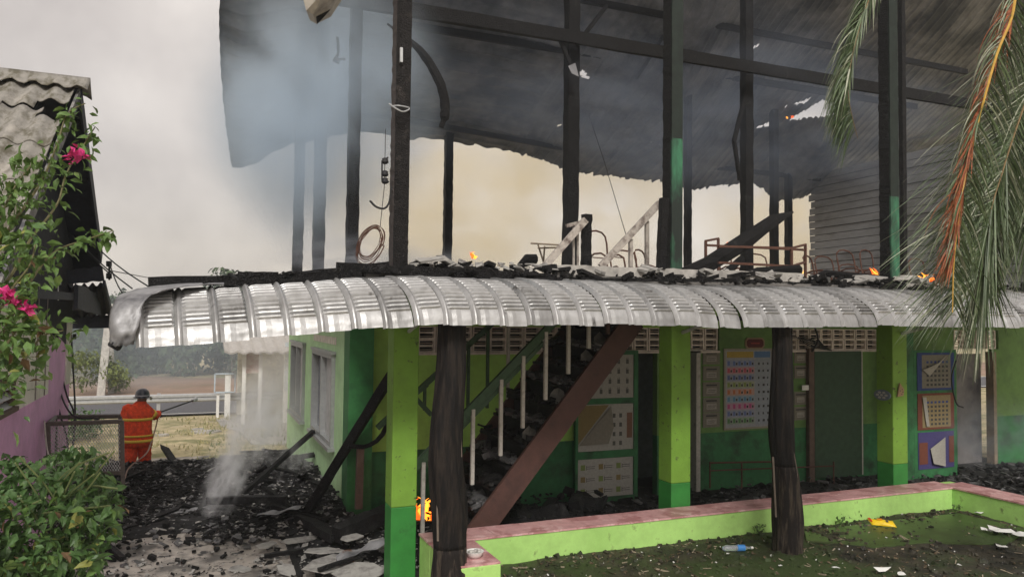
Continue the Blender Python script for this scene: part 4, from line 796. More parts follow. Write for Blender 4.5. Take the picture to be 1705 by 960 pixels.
m.tube(smoothpl([PY(562, 62, 11.2), PY(563, 90, 11.2), PY(558, 98, 11.2), PY(575, 99, 11.2)], 10), .02, 5, .2); m.tube([PY(556, 97, 11.2), PY(566, 103, 11.2)], .04, 6, .2); m.build('arm', BLACK, cl_)
m = MB(); m.tube([PY(980, 190, 14), PY(1005, 265, 12), PY(1045, 400, 10)], .006, 4); tag(m.build('hanging_wire', BLACK), 'thin wire hanging from the roof down to the pale stair rail', 'wire')
# crumpled ridge sheet at the top
m = MB(); hp = [(497, -30), (510, 18), (521, 24), (545, 12), (570, -10), (600, -40)]; P_ = [PY(a, b, 8.9) for a, b in hp]; cpt = PY(545, -20, 8.5)
m.add(P_ + [cpt] + [PY(a + 6, b + 16 if b > 5 else b, 9.2) for a, b in hp], [(6, i, i + 1) for i in range(5)] + [(i, i + 7, i + 8, i + 1) for i in range(5)])
tag(m.build('crumpled_sheet', M('cream_tin', (.52, .48, .42), .6, .15, 3, .3, 12, col2=(.2, .17, .15), lo=.5, hi=.7)), 'crumpled cream roof sheet hanging at the very top over the smoke', 'sheet')
m = MB(); m.slab([PY(526, 20, 9), PY(550, 16, 9), PY(536, 32, 9), PY(528, 40, 9)], (0, .02, 0)); tag(fix(m.build('sheet_tatter', CHAR)), 'dark torn tatter dangling under the crumpled cream sheet', 'scrap')
m = MB(); m.slab([PY(946, 110, 11.0), PY(958, 105, 11.0), PY(964, 128, 11.0), PY(952, 122, 11.0)], (0, .01, 0)); tag(fix(m.build('metal_flap', ROOFU)), 'small bent metal flap on the middle burnt post below the beam', 'flap')
# ================================================================== fires
def fire(px, py, Y, w_, h_, label, n=5, seed=0):
    r = random.Random(seed); t = thing('flame', label, 'flame', 'small fires still burning'); c0 = PY(px, py, Y)
    for k in range(n):
        m = MB(); a = r.uniform(-.5, .5) * w_; hh_ = h_ * r.uniform(.45, 1) * (1 - abs(a) / w_ * .8); base = c0 + Vector((a, r.uniform(-.3, .3) * w_, 0)); pts = []; rad = []
        ph = r.uniform(0, 6)
        for i in range(8):
            u = i / 7; pts.append(base + Vector((.30 * w_ * math.sin(ph + u * 5.5) * u, .08 * w_ * math.cos(ph + u * 3), hh_ * u))); rad.append(w_ * .12 * (math.sin(math.pi * min(1, (u * .8 + .18))) ** 1.2) * (1 - u) ** .45 + .002)
        m.tube(pts, rad, 7, .15); m.build('flame_tongue', FLAMEY if k % 2 else FLAME, t, smooth=True)
    return t
fire(706, 868, 10.4, .40, .50, 'orange fire burning in the rubble between lime column and trunk post', 13, 1)
fire(866, 722, 10.2, .08, .10, 'tiny ember flame on the stair treads', 3, 2)
fire(1455, 468, 9.6, .30, .28, 'yellow flames on the upper floor left of the scorched green post', 11, 3)
fire(1545, 468, 9.4, .26, .22, 'yellow flames on the upper floor right of the scorched green post', 11, 4)
fire(1330, 470, 9.6, .14, .26, 'thin orange flame at the right end of the table frame', 3, 5)
fire(939, 246, 17.0, .14, .24, 'small red flame at the roof edge left of the middle post', 3, 6)
fire(968, 246, 17.0, .16, .20, 'small red flame at the roof edge right of the middle post', 3, 7)
fire(1156, 258, 17.0, .16, .16, 'red flame high by the roof right of the green post', 3, 8)
fire(1317, 197, 15.0, .18, .08, 'orange flame inside the roof hole', 3, 9)
fire(785, 430, 15.5, .22, .22, 'pale flame glowing through smoke at the rear of the upper floor', 4, 10)
fire(488, 798, 13.6, .22, .16, 'embers glowing on the heap beside the end wall', 5, 11)
fire(1212, 412, 10.2, .10, .12, 'small flame licking the leaning beam', 3, 12)
fire(1507, 132, 12.5, .05, .12, 'tiny spark flame by the rightmost front post', 2, 13)
# ================================================================== litter in the planter
GL = 'litter in the planter'
t = thing('plastic_bottle', 'crushed clear plastic bottle with a blue label lying before the bench', 'bottle', GL)
a, b = PZ(1203, 912, .34), PZ(1250, 911, .34); P_ = [a.lerp(b, k / 10) for k in range(11)]
m = MB(); m.tube(P_, [.022, .036, .038, .034, .037, .034, .037, .036, .03, .014, .014], 12); m.build('bottle_body', M('clear_plastic', (.75, .8, .85), .1, .05, 5, .05, trans=.75), t, smooth=True)
m = MB(); m.tube([a.lerp(b, .52), a.lerp(b, .78)], .0392, 12); m.build('bottle_label', flat('label_blue', (.06, .25, .62), .4), t)
m = MB(); m.tube([b, b + (b - a) * .08], .016, 8); m.build('bottle_cap', WHITE, t)
t = thing('snack_packet', 'flat yellow snack packet with a red corner by the green bench wall', 'packet', GL)
q = [PZ(1443, 862, .39), PZ(1486, 866, .39), PZ(1493, 877, .33), PZ(1452, 873, .33)]
m = MB(); vs = []; 
for j in range(7):
    for i in range(11):
        u, v = i / 10, j / 6; p = q[0].lerp(q[1], u).lerp(q[3].lerp(q[2], u), v); p.z += .035 * math.sin(math.pi * u) * math.sin(math.pi * v) + .008 * nz3(u * 5, v * 5); vs.append(p)
m.add(vs, [(j * 11 + i, (j + 1) * 11 + i, (j + 1) * 11 + i + 1, j * 11 + i + 1) for j in range(6) for i in range(10)]); o = m.build('packet_film', flat('bright_yellow', (.80, .55, .02), .35), t, smooth=True); o.modifiers.new('s', 'SOLIDIFY').thickness = .01
for u0, u1, v0, v1, mt in ((.02, .09, .05, .7, flat('packet_red', (.6, .03, .02), .4)), (.62, .72, .55, .75, INK), (.30, .5, .4, .6, flat('packet_orange', (.7, .25, .02), .4))):
    m = MB(); pp = lambda u, v: q[0].lerp(q[1], u).lerp(q[3].lerp(q[2], u), v) + Vector((0, -.004, .035 * math.sin(math.pi * u) * math.sin(math.pi * v) + .016)); m.quad(pp(u0, v0), pp(u0, v1), pp(u1, v1), pp(u1, v0)); m.build('packet_print', mt, t)
for i, (px, py, s_, lab) in enumerate([(1628, 854, .09, 'small white foam block in the right corner of the planter'), (1668, 886, .20, 'large white foam sheet at the right edge'), (1700, 893, .16, 'white foam sheet cut by the right picture edge'), (1645, 883, .12, 'white foam piece left of the large foam sheet'),
    (1668, 910, .08, 'small white foam shard below the large foam sheet'), (1470, 948, .11, 'grey white shard at the bottom edge, largest on the soil'), (1500, 955, .06, 'pale pointed shard beside the largest soil shard'), (1299, 941, .035, 'tiny white chip near the bottom under the trunk post'),
    (1596, 940, .04, 'tiny pale chip on dark soil at lower right'), (1212, 921, .03, 'little white chip just below the plastic bottle'), (1392, 945, .05, 'dim grey chip on soil right of the trunk post')]):
    tri_scrap(px, py, .34, s_, lab, M('white_foam', (.72, .72, .70), .8, .08, 5, .15, 30), 'foam', 'foam_scrap')
def soil_fn(r):
    x = 3.0 + 7.7 * r.random(); y = 8.15 - 4.5 * r.random() ** 1.3
    return (x, y, soilz(x, y) + .008)
shards('leaf_litter', 2000, soil_fn, .006, .026, M('dead_leaf', (.085, .06, .035), .85, .4, 20, 0, col2=(.17, .13, .08), lo=.55, hi=.6), 'dead leaves and twigs littering the dark planter soil', .12, 51, cat='leaf litter', long=1.5)
shards('twig_litter', 500, soil_fn, .004, .012, M('pale_twig', (.30, .25, .18), .85, .3, 20, 0), 'thin pale twigs scattered on the planter soil', .6, 52, cat='twigs', long=9)
shards('soil_crumbs', 2500, soil_fn, .006, .03, DIRT, 'lumps of wet soil and black crumbs in the planter', .7, 53, cat='soil lumps')
shards('white_specks', 160, soil_fn, .005, .014, WHITE, 'tiny white specks of rubbish dotted over the planter soil', .5, 54, cat='specks')
# weeds at the foot of the bench
LF = MB(); LF.add([(0, 0, 0), (.35, .28, .10), (.5, .02, .04), (.35, -.24, .10), (1, 0, -.10), (.72, .17, .06), (.72, -.15, .06)], [(0, 2, 1), (0, 3, 2), (1, 2, 5), (2, 4, 5), (3, 6, 2), (2, 6, 4)])
leafmeA = LF.mesh('leaf', LEAFA); leafmeB = LF.mesh('leaf', LEAFB); LEAFY = M('yellowing_leaf', (.20, .21, .05), .6, .3, 9, 0); LEAFD = M('dead_brown_leaf', (.13, .08, .04), .8, .3, 9, 0); leafY = LF.mesh('leaf', LEAFY); leafD = LF.mesh('leaf', LEAFD)
LV = np.array(LF.v); LFc = LF.f
def leafcloud(name, pts, size, mat, parent=None, label=None, cat=None, seed=0, droop=.4):
    r = np.random.default_rng(seed); V = []; F = []
    for k, p in enumerate(pts):
        s_ = size * (.55 + .8 * r.random()); e = Matrix.Rotation(r.random() * 6.28, 3, 'Z') @ Matrix.Rotation((r.random() - .5 + droop) * 1.6, 3, 'Y') @ Matrix.Rotation((r.random() - .5) * 2, 3, 'X')
        V += ((LV * s_) @ np.array(e).T + np.array(p)).tolist(); F += [tuple(k * 7 + i for i in f) for f in LFc]
    me = D.meshes.new(name); me.from_pydata(V, [], F); me.materials.append(mat); o = put(name, me, parent); o['kind'] = 'stuff'
    if label: tag(o, label, cat)
    return o
for i, (px, py, lab) in enumerate([(1425, 862, 'green weed sprouting beside the yellow packet'), (1262, 885, 'small weed against the bench left of the trunk post'), (1112, 893, 'tiny weed at the bench foot under the second column'), (1400, 872, 'low brownish weed left of the yellow packet'), (1590, 852, 'dark weed in the far planter corner')]):
    t = thing('weed', lab, 'weed', 'weeds along the bench'); c = PZ(px, py, .31); m = MB()
    for k in range(5): m.tube([c, c + Vector((rnd.uniform(-.08, .08), rnd.uniform(-.04, .02), rnd.uniform(.06, .13)))], .003, 4)
    m.build('stem', LEAFB, t); leafcloud('leaves', [c + Vector((rnd.uniform(-.11, .11), rnd.uniform(-.08, .03), rnd.uniform(.01, .14))) for _ in range(28)], .05, LEAFA, t, seed=i)
# ================================================================== left house
H = thing('pink_house', 'mauve and cream house with mossy corrugated roof and charred gable at left', 'house'); HX = -1.9
def hwall(y0, y1, z0, z1, mat, nm='wall', x0=HX - .12, x1=HX): m = MB(); m.box((x0, y0, z0), (x1, y1, z1)); return m.build(nm, mat, H)
hwall(10.62, 14.5, -.05, 1.97, PINKW, 'wall_dado', HX - .12, HX + .004); hwall(7.9, 10.62, -.05, 1.97, PINKW, 'wall_dado', HX - .12, HX + .004)
yw0, yw1 = PX(0, 640, HX).y - 1.2, PX(30, 640, HX).y; zw0, zw1 = 2.02, PX(20, 622, HX).z
hwall(yw1, 12.55, 1.97, 3.5, CREAM); hwall(7.9, yw0, 1.97, 3.5, CREAM); hwall(yw0, yw1, zw1, 3.5, CREAM)
hwall(12.55, 14.0, 1.97, 2.75, PINKW, 'wall_panel'); hwall(14.0, 14.5, 1.97, 3.0, CREAM, 'corner_strip', HX - .12, HX + .02)
for yy in (11.55, 12.2): m = MB(); m.box((HX, yy, 1.98), (HX + .012, yy + .03, 3.5)); m.build('wall_batten', M('grey_batten', (.24, .2, .19)), H)
CW = M('charred_gable', (.022, .022, .030), .85, .4, 3, .5, 14)
m = MB(); m.slab([(HX - .06, 12.0, 3.05), (HX - .06, 14.5, 2.5), (HX - .06, 14.6, 3.9), (HX - .06, 11.32, 5.95), (HX - .06, 8.6, 4.05), (HX - .06, 11.0, 3.2)], (.064, 0, 0)); fix(m.build('charred_gable', CW, H))
m = MB()
m.box((HX - .13, yw0, zw0), (HX - .02, yw0 + .06, zw1)); m.box((HX - .13, yw1 - .06, zw0), (HX - .02, yw1, zw1)); m.box((HX - .13, yw0, zw0 - .05), (HX + .02, yw1, zw0)); wf = m.build('window', M('brown_wood', (.13, .09, .07)), H)
k = zw0 + .05
while k < zw1 - .05:
    m = MB(); m.slab([(HX - .10, yw0 + .06, k), (HX - .10, yw1 - .06, k), (HX - .03, yw1 - .06, k - .06), (HX - .03, yw0 + .06, k - .06)], (.0, 0, .006)); fix(m.build('louvre', M('louvre_glass', (.38, .40, .40), .3, .2, 3, 0, spec=.6), wf)); k += .115
m = MB(); m.box((-4.5, 8, 1.2), (-4.4, 14, 3.4)); m.build('inner_wall', DARKIN, H)
m = MB(); m.box((-7, 14.4, -.05), (HX - .13, 14.5, 3.4)); m.build('rear_wall', CREAM, H); m = MB(); m.box((-7, 7.9, -.05), (HX - .13, 8.0, 3.4)); m.build('front_wall', CREAM, H)
ap = Vector((0, 11.32, 6.08)); ev = Vector((0, 7.2, 3.28)); dr = (ev - ap).normalized(); nr_ = Vector((0, -dr.z, dr.y)); nr_ = nr_ if nr_.z > 0 else -nr_
Lr = (ev - ap).length; NCs = 5; wave = .245
def rsheet(xa, xb, sa, sb, lift, cut=None):
    n = int((xb - xa) / (wave / 8)); m = MB(); vs = []; ns = 8
    for j in range(ns + 1):
        for i in range(n + 1):
            x_ = xa + (xb - xa) * i / n; s_ = sa + (sb - sa) * j / ns; p = ap + dr * s_ + nr_ * (lift * (.3 + .7 * j / ns) + .032 * math.cos(x_ * 2 * math.pi / wave)); vs.append((x_, p.y, p.z))
    fs = []
    for j in range(ns):
        for i in range(n):
            u, v = i / n, j / ns
            if cut and cut(u, v): continue
            fs.append((j * (n + 1) + i, j * (n + 1) + i + 1, (j + 1) * (n + 1) + i + 1, (j + 1) * (n + 1) + i))
    m.add(vs, fs); o = m.build('roof_sheet', ASBR, H, smooth=True); o.modifiers.new('s', 'SOLIDIFY').thickness = .012; return o
for r_ in range(NCs):
    for c in range(4):
        xb = -1.52 - c * wave * 5; xa = xb - wave * 5 - .03
        cut = (lambda u, v: v > .62 and u > .72 + .1 * math.sin(v * 20) - (v - .62) * .6) if (r_ == 0 and c == 0) else ((lambda u, v: v < .25 and u > .80 + .05 * math.sin(v * 40)) if (r_ == 1 and c == 0) else None)
        rsheet(xa, xb, Lr * r_ / NCs - (.06 if r_ else 0), Lr * (r_ + 1) / NCs + .02, .026 + .006 * (c % 2), cut)
for c in range(4):      # ridge caps
    xb = -1.36 - c * 1.25; xa = xb - 1.28; m = MB(); vs = []
    for i in range(21):
        x_ = xa + (xb - xa) * i / 20; w_ = .03 * math.cos(x_ * 2 * math.pi / wave)
        for j in range(-4, 5):
            s_ = abs(j) / 4 * .30; yy = 11.32 + (s_ * dr.y if j < 0 else -s_ * dr.y); zz = 6.20 + dr.z * s_ + w_ * min(1, abs(j) / 3) - (.0 if j else -.03) + .01 * (c % 2); vs.append((x_, yy, zz))
    m.add(vs, [(i * 9 + j, (i + 1) * 9 + j, (i + 1) * 9 + j + 1, i * 9 + j + 1) for i in range(20) for j in range(8)]); o = m.build('ridge_cap', ASBR, H, smooth=True); o.modifiers.new('s', 'SOLIDIFY').thickness = .014
m = MB(); m.bar((-1.49, 11.38, 6.0), (-1.49, 7.2, 3.16), .03, .16); m.build('bargeboard', M('weathered_board', (.25, .24, .23), .85, .2, 5, .3, 25, col2=(.08, .08, .09), lo=.45, hi=.6), H)
NAVY = M('burnt_blue_sheet', (.022, .024, .036), .7, .35, 3, .3, 14)
m = MB(); m.bar((-1.48, 11.36, 6.0), (-1.48, 14.4, 4.05), .03, .22, seg=10, jit=.12); m.build('bargeboard', NAVY, H)
for c in range(5):       # charred far slope
    m = MB(); xb = -1.5 - c * 1.1; xa = xb - 1.12; m.slab([(xa, 11.35, 6.05), (xb, 11.35, 6.05), (xb, 14.7, 3.75), (xa, 14.7, 3.75)], (0, 0, .03)); fix(m.build('roof_sheet', NAVY, H))
for k in range(3): m = MB(); ya = 11.8 + k * .95; m.bar((HX, ya, 5.75 - k * .62), (-1.5, ya, 5.75 - k * .62), .06, .1); m.build('purlin', CHAR, H)
m = MB(); m.bar((-1.55, 12.2, 3.35), (-1.55, 15.0, 3.28), .05, .35, seg=8, jit=.12); m.bar((-1.6, 8.0, 3.3), (-1.6, 12.2, 3.35), .04, .10); m.build('soot_fascia', NAVY, H)
# little burnt lean-to awning
aw = thing('side_awning', 'small charred corrugated awning sticking out from the mauve house', 'awning'); m = MB(); vs = []; nx = 60; a0, a1, b0, b1 = PY(112, 476, 13.9), PY(176, 472, 13.9), PY(112, 528, 15.9), PY(187, 524, 15.9)
for j in range(7):
    for i in range(nx + 1):
        u, v = i / nx, j / 6; p = a0.lerp(a1, u).lerp(b0.lerp(b1, u), v); p.z += .03 * math.cos(u * 2 * math.pi * 4.6); vs.append(p)
m.add(vs, [(j * (nx + 1) + i, j * (nx + 1) + i + 1, (j + 1) * (nx + 1) + i + 1, (j + 1) * (nx + 1) + i) for j in range(6) for i in range(nx)]); o = m.build('awning_sheet', NAVY, aw, smooth=True); o.modifiers.new('s', 'SOLIDIFY').thickness = .01
m = MB(); m.bar(PY(112, 536, 15.9), PY(184, 535, 15.9), .04, .24); m.build('awning_fascia', NAVY, aw)
m = MB(); m.bar(PY(112, 462, 13.85), PY(172, 455, 13.85), .04, .22, seg=8, jit=.15); m.build('awning_header', NAVY, aw)
m = MB(); m.bar(PY(173, 472, 13.9), PY(187, 528, 15.9), .04, .12); m.build('awning_side', NAVY, aw)
m = MB(); m.cbox(PY(97, 468, 12.9), (.07, .07, .10)); m.bar(PY(97, 475, 12.9), PY(97, 500, 12.9), .012, .012); tag(m.build('light_fitting', WHITE), 'small white light fitting under the charred eave of the mauve house', 'light')
# cables at the house corner
cabs = [[(96, 540, 14.2), (88, 600, 14), (98, 680, 13.6), (112, 730, 13.4), (110, 765, 13.2)], [(112, 545, 14.4), (108, 590, 14.2), (98, 640, 14), (120, 690, 13), (165, 697, 12.6)], [(118, 545, 14.5), (122, 620, 14.2), (125, 700, 13.6), (118, 765, 13.2)],
        [(100, 545, 14.2), (96, 590, 14), (102, 620, 14), (112, 660, 13.8), (124, 690, 13.5), (122, 740, 13.2)], [(110, 540, 14.3), (112, 575, 14.2), (104, 620, 14), (98, 660, 13.8)]]
CLB = ['burnt cable sagging leftmost down the mauve corner to the gate', 'burnt cable swinging out right onto the top bar of the gate', 'straight burnt cable hanging rightmost down the house corner', 'burnt cable looping across the mauve corner to the gate middle', 'short burnt cable curling left at the top of the mauve corner']
for i, cpts in enumerate(cabs): m = MB(); m.tube(smoothpl([PY(*q) for q in cpts], 20), .014, 5); tag(m.build('loose_cable', BLACK), CLB[i], 'cable', 'loose cables at the house corner')
m = MB(); m.cbox(PY(124, 560, 14.4), (.05, .05, .09)); tag(m.build('cable_clamp', BLACK), 'small dark clamp hanging on the house corner cables', 'clamp')
# service line to the awning
ln = thing('service_line', 'electric service wires with spool insulators running from the house toward the awning', 'power line')
for a_, b_ in (((150, 400, 14), (248, 477, 11)), ((110, 380, 14), (220, 480, 11)), ((105, 370, 14), (182, 455, 13)), ((182, 437, 14), (205, 490, 12))):
    m = MB(); A_, B_ = PY(*a_), PY(*b_); m.tube([A_.lerp(B_, k / 6) - Vector((0, 0, .05 * math.sin(math.pi * k / 6))) for k in range(7)], .010, 5); m.build('wire', BLACK, ln)
m = MB(); m.bar(PY(182, 435, 14), PY(182, 466, 14), .03, .03, up=(0, 1, 0)); m.build('insulator_iron', BLACK, ln)
for yy in (439, 459): m = MB(); m.tube([PY(177, yy, 14), PY(186, yy, 14)], [.05, .05], 8); m.build('spool_insulator', BLACK, ln)
m = MB(); m.tube([PY(182, 450, 20), PY(290, 470, 40), PY(420, 475, 60)], .012, 4); m.build('wire', BLACK, ln)
# ================================================================== chain-link gate frames
gt = thing('mesh_gate', 'open box of rusty chain-link gate frames beside the firefighter', 'gate'); GM_ = M('dark_gate_steel', (.10, .085, .075), .6, .3, 8, .1)
def gp(px, py, Y): return PY(px, py, Y)
Yf, Yr = 11.9, 13.3
for (a_, b_) in (((80, 705, Yf), (204, 701, Yf)), ((92, 694, Yr), (201, 692, Yr)), ((80, 705, Yf), (92, 694, Yr)), ((80, 705, Yf), (82, 800, Yf)), ((203, 700, Yf), (205, 815, Yf)), ((200, 693, Yr), (201, 790, Yr)), ((85, 788, Yf), (205, 786, Yf)), ((92, 694, Yr), (93, 790, Yr))):
    m = MB(); m.bar(gp(*a_), gp(*b_), .05, .05, up=(0, 1, .2)); m.build('gate_bar', GM_, gt)
m = MB(); A_, B_, C_, D_ = gp(82, 706, Yf), gp(204, 702, Yf), gp(85, 786, Yf), gp(204, 785, Yf)
for k in range(-12, 26):
    for sgn in (1, -1):
        u0, u1 = k / 26 * 1.0, (k + 12) / 26
        if sgn < 0: u0, u1 = u1, u0
        pts = []
        for t_ in np.linspace(0, 1, 7):
            u = u0 + (u1 - u0) * t_
            if 0 <= u <= 1: pts.append(A_.lerp(B_, u).lerp(C_.lerp(D_, u), t_))
        if len(pts) > 1: m.tube([pts[0], pts[-1]], .004, 4, cap=False)
m.build('chain_link_mesh', GALV, gt)['kind'] = 'stuff'
m = MB(); m.tube(smoothpl([gp(74, 700, 11.8), gp(77, 740, 11.8), gp(82, 765, 11.7), gp(80, 800, 11.6)], 8), .012, 5); tag(m.build('pale_hose_end', WPAINT), 'pale loose wire hanging on the left side of the mesh gate', 'wire')
# ================================================================== firefighter
FY = 15.6
def fp(px, py, Y=FY): return PY(px, py, Y)
F_ = thing('person', 'firefighter in orange turnout suit and dark helmet seen from behind spraying a lance', 'person')
foot = fp(230, 800); foot.z = hz(foot.x, foot.y) * .0 + .0
hip = fp(229, 729); sh = fp(230, 680); hd = fp(237, 663)
bm = bmesh.new(); sk = bm.verts.layers.skin.verify()
def sv(p, r, root=False): v = bm.verts.new(p); v[sk].radius = (r, r); v[sk].use_root = root; return v
X_ = Vector((1, 0, 0)); Zu = Vector((0, 0, 1)); Yv = Vector((0, 1, 0))
pel = sv(hip + Zu * .05, .15, True); ab = sv(hip.lerp(sh, .45), .15); chs = sv(hip.lerp(sh, .82), .17); nk = sv(sh + Zu * .09 + X_ * .05, .07); he = sv(hd + Zu * .0, .095); he2 = sv(hd + Zu * .09, .085)
for a_, b_ in ((pel, ab), (ab, chs), (chs, nk), (nk, he), (he, he2)): bm.edges.new((a_, b_))
gz_ = 0.02
LJ = {}
for s_ in (-1, 1):
    h_ = sv(hip + X_ * .10 * s_ - Zu * .05, .11); kn = sv(Vector((hip.x + .12 * s_ + .01, hip.y + .06 * s_, hip.z * .52)), .08); an = sv(Vector((hip.x + .13 * s_, hip.y + .05 * s_, .13)), .06); to = sv(Vector((hip.x + .16 * s_, hip.y + .22, .06)), .045)
    for a_, b_ in ((pel, h_), (h_, kn), (kn, an), (an, to)): bm.edges.new((a_, b_))
    LJ[s_] = [h_.co.copy(), kn.co.copy(), an.co.copy()]
handR = fp(266, 686, 16.0); elR = fp(256, 692, 15.75); shR = fp(243, 680); shL = fp(211, 682); elL = fp(207, 712, 15.7); handL = fp(240, 712, 16.1)
AJ = {}
for nm, pts in (('r', (shR, elR, handR)), ('l', (shL, elL, handL))):
    v = [sv(pts[0], .075), sv(pts[1], .055), sv(pts[2], .035)]; bm.edges.new((chs, v[0])); bm.edges.new((v[0], v[1])); bm.edges.new((v[1], v[2])); AJ[nm] = pts
    d_ = (pts[2] - pts[1]).normalized()
    for k in range(4):
        f1 = sv(pts[2] + d_ * .05 + Zu * (.03 - .02 * k), .012); f2 = sv(pts[2] + d_ * .08 + Zu * (.02 - .02 * k) - Yv * .03, .010); bm.edges.new((v[2], f1)); bm.edges.new((f1, f2))
    th_ = sv(pts[2] + d_ * .02 - Yv * .04 + Zu * .02, .012); bm.edges.new((v[2], th_))
me = D.meshes.new('body'); bm.to_mesh(me); bm.free(); me.materials.append(SKIN); bo = put('body', me, F_); bo.modifiers.new('skin', 'SKIN').use_smooth_shade = True; bo.modifiers.new('sub', 'SUBSURF').levels = 1; bo.modifiers['sub'].render_levels = 1
def ell(c, rx, ry, n=20, wob=0., ph=0): return [c + Vector((math.cos(6.2832 * i / n) * rx * (1 + wob * math.sin(3 * 6.2832 * i / n + ph)), math.sin(6.2832 * i / n) * ry, 0)) for i in range(n)]
m = MB(); st = [(hip - Zu * .15, .25, .19), (hip - Zu * .02, .255, .19), (hip.lerp(sh, .35), .235, .18), (hip.lerp(sh, .65), .25, .185), (hip.lerp(sh, .88), .26, .18), (sh + Zu * .03, .21, .14), (sh + Zu * .09 + X_ * .03, .12, .11), (sh + Zu * .14 + X_ * .05, .085, .09)]
m.loft([ell(c, a_, b_, wob=.03, ph=k * 1.7) for k, (c, a_, b_) in enumerate(st)]); fix(m.build('jacket', ORANGE, F_, smooth=True))
for nm in ('r', 'l'):
    a_, b_, c_ = AJ[nm]; a_ = a_ - Zu * .0; m = MB(); P_ = smoothpl([sh.lerp(a_, .6), a_, b_, b_.lerp(c_, .75)], 14); m.tube(P_, [.10 - .035 * k / 14 + .005 * math.sin(k * 2.1) for k in range(15)], 12); m.build('sleeve', ORANGE, F_, smooth=True)
    m = MB(); m.tube([a_.lerp(b_, .62), a_.lerp(b_, .92)], [.094, .088], 12); m.build('sleeve_band', YEL, F_, smooth=True)
for s_ in (-1, 1):
    a_, b_, c_ = LJ[s_]; m = MB(); m.tube(smoothpl([a_ + Zu * .02, a_.lerp(b_, .5), b_, b_.lerp(c_, .9)], 12), [.135 - .04 * k / 12 + .006 * math.sin(k * 2.3) for k in range(13)], 12); m.build('trouser_leg', ORANGE, F_, smooth=True)
    m = MB(); m.tube([c_ + Zu * .12, c_ + Zu * .0, c_ + Vector((.02, .05, -.06)), c_ + Vector((.03, .20, -.07))], [.07, .065, .06, .05], 10); m.build('boot', BLACK, F_, smooth=True)
for f_, hh in ((.66, .05), (-.07, .05), (.10, .035)):
    c = hip.lerp(sh, f_); m = MB(); rx = .262 if f_ < .3 else .257; ry = .198 if f_ < .3 else .192; m.loft([ell(c - Zu * hh / 2, rx, ry), ell(c + Zu * hh / 2, rx, ry)]); fix(m.build('jacket_band', YEL, F_, smooth=True))
HM = M('dark_helmet', (.035, .038, .055), .35, .1, 4, 0, spec=.6); hc = hd + Zu * .02
m = MB(); pr = [(.155, 0), (.15, .012), (.118, .02), (.122, .06), (.11, .11), (.075, .15), (.02, .168)]
m.loft([[hc + Vector((math.cos(6.2832 * i / 20) * r * 1.0, math.sin(6.2832 * i / 20) * r * 1.18, z)) for i in range(20)] for r, z in pr]); fix(m.build('helmet', HM, F_, smooth=True))
m = MB(); m.loft([[hc + Vector((math.cos(6.2832 * i / 20) * .124, math.sin(6.2832 * i / 20) * .146, z)) for i in range(20)] for z in (.025, .05)]); fix(m.build('helmet_band', M('greyband', (.35, .35, .38)), F_, smooth=True))
m = MB(); m.slab([hc + Vector(v) for v in ((.13, .02, .0), (.165, .08, -.01), (.16, .10, -.06), (.12, .05, -.06))], (0, .01, 0)); fix(m.build('visor', GALV, F_))
ls = thing('spray_lance', 'long thin spray lance held out to the right by the firefighter', 'lance'); m = MB(); m.tube([fp(258, 689, 15.95), fp(277, 682, 16.05), fp(322, 666, 16.6)], .014, 6); m.build('lance_tube', BLACK, ls)
m = MB(); m.tube([fp(320, 667, 16.6), fp(326, 664, 16.7)], [.03, .05], 8); m.build('nozzle', GALV, ls); m = MB(); m.bar(fp(266, 684, 15.95), fp(268, 694, 15.9), .03, .03); m.build('grip', BLACK, ls)
hs = smoothpl([fp(264, 690, 15.95), fp(259, 712, 15.8), fp(252, 735, 15.5), fp(243, 755, 15.0), PZ(215, 778, .45), PZ(207, 798, .3), PZ(195, 812, .15), PZ(188, 830, .05)], 40); m = MB(); m.tube(hs, .013, 6); tag(m.build('hose', M('pinkish_hose', (.33, .22, .18), .6)), 'thin pinkish hose trailing from the lance down over the rubble', 'hose')
# ================================================================== roadside: rail, posts, poles, sign, white building
gr_ = thing('guard_rail', 'pale steel guard rail along the road behind the firefighter', 'guard rail'); YR = 25.4
m = MB()
for k in range(1): m.box((-24, YR, .45), (24, YR + .03, .55)); 
rl = []
prof = [(0, .46), (-.05, .49), (-.05, .54), (0, .565), (0, .585), (-.05, .61), (-.05, .66), (0, .69)]
m = MB(); vs = [(x_, YR + a_, .02 + b_) for x_ in (-24, 24) for a_, b_ in prof]; m.add(vs, [(i, i + 1, i + 9, i + 8) for i in range(7)]); o = m.build('rail_beam', GALV, gr_); o.modifiers.new('s', 'SOLIDIFY').thickness = .01
for k in range(12): m = MB(); xx = -14 + k * 2.6; m.box((xx, YR + .03, 0), (xx + .10, YR + .13, .74)); m.build('rail_post', GALV, gr_)
for px, w_, y0, y1, lab in ((378, .16, 622, 690, 'thick white square post by the roadside near the white building'), (362, .08, 655, 690, 'thin white post left of the thick white roadside post')):
    a_ = PY(px, y1, 24.9); a_.z = 0; b_ = PY(px, y0, 24.9); m = MB(); m.box((a_.x - w_ / 2, a_.y - w_ / 2, 0), (a_.x + w_ / 2, a_.y + w_ / 2, b_.z)); o = m.build('white_post', WHITE); tag(o, lab, 'post')
    if w_ > .1:
        o.name = 'sign_post'; a2, b2_ = PY(358, 622, 24.8), PY(391, 652, 24.8); m = MB()
        for (p_, q_) in (((a2.x, a2.z), (b2_.x, a2.z)), ((b2_.x, a2.z), (b2_.x, b2_.z)), ((b2_.x, b2_.z), (a2.x, b2_.z)), ((a2.x, b2_.z), (a2.x, a2.z))): m.bar((p_[0], 24.8, p_[1]), (q_[0], 24.8, q_[1]), .04, .04, up=(0, 1, 0))
        m.build('sign_frame', M('pale_blue_frame', (.45, .52, .58), .6), o)
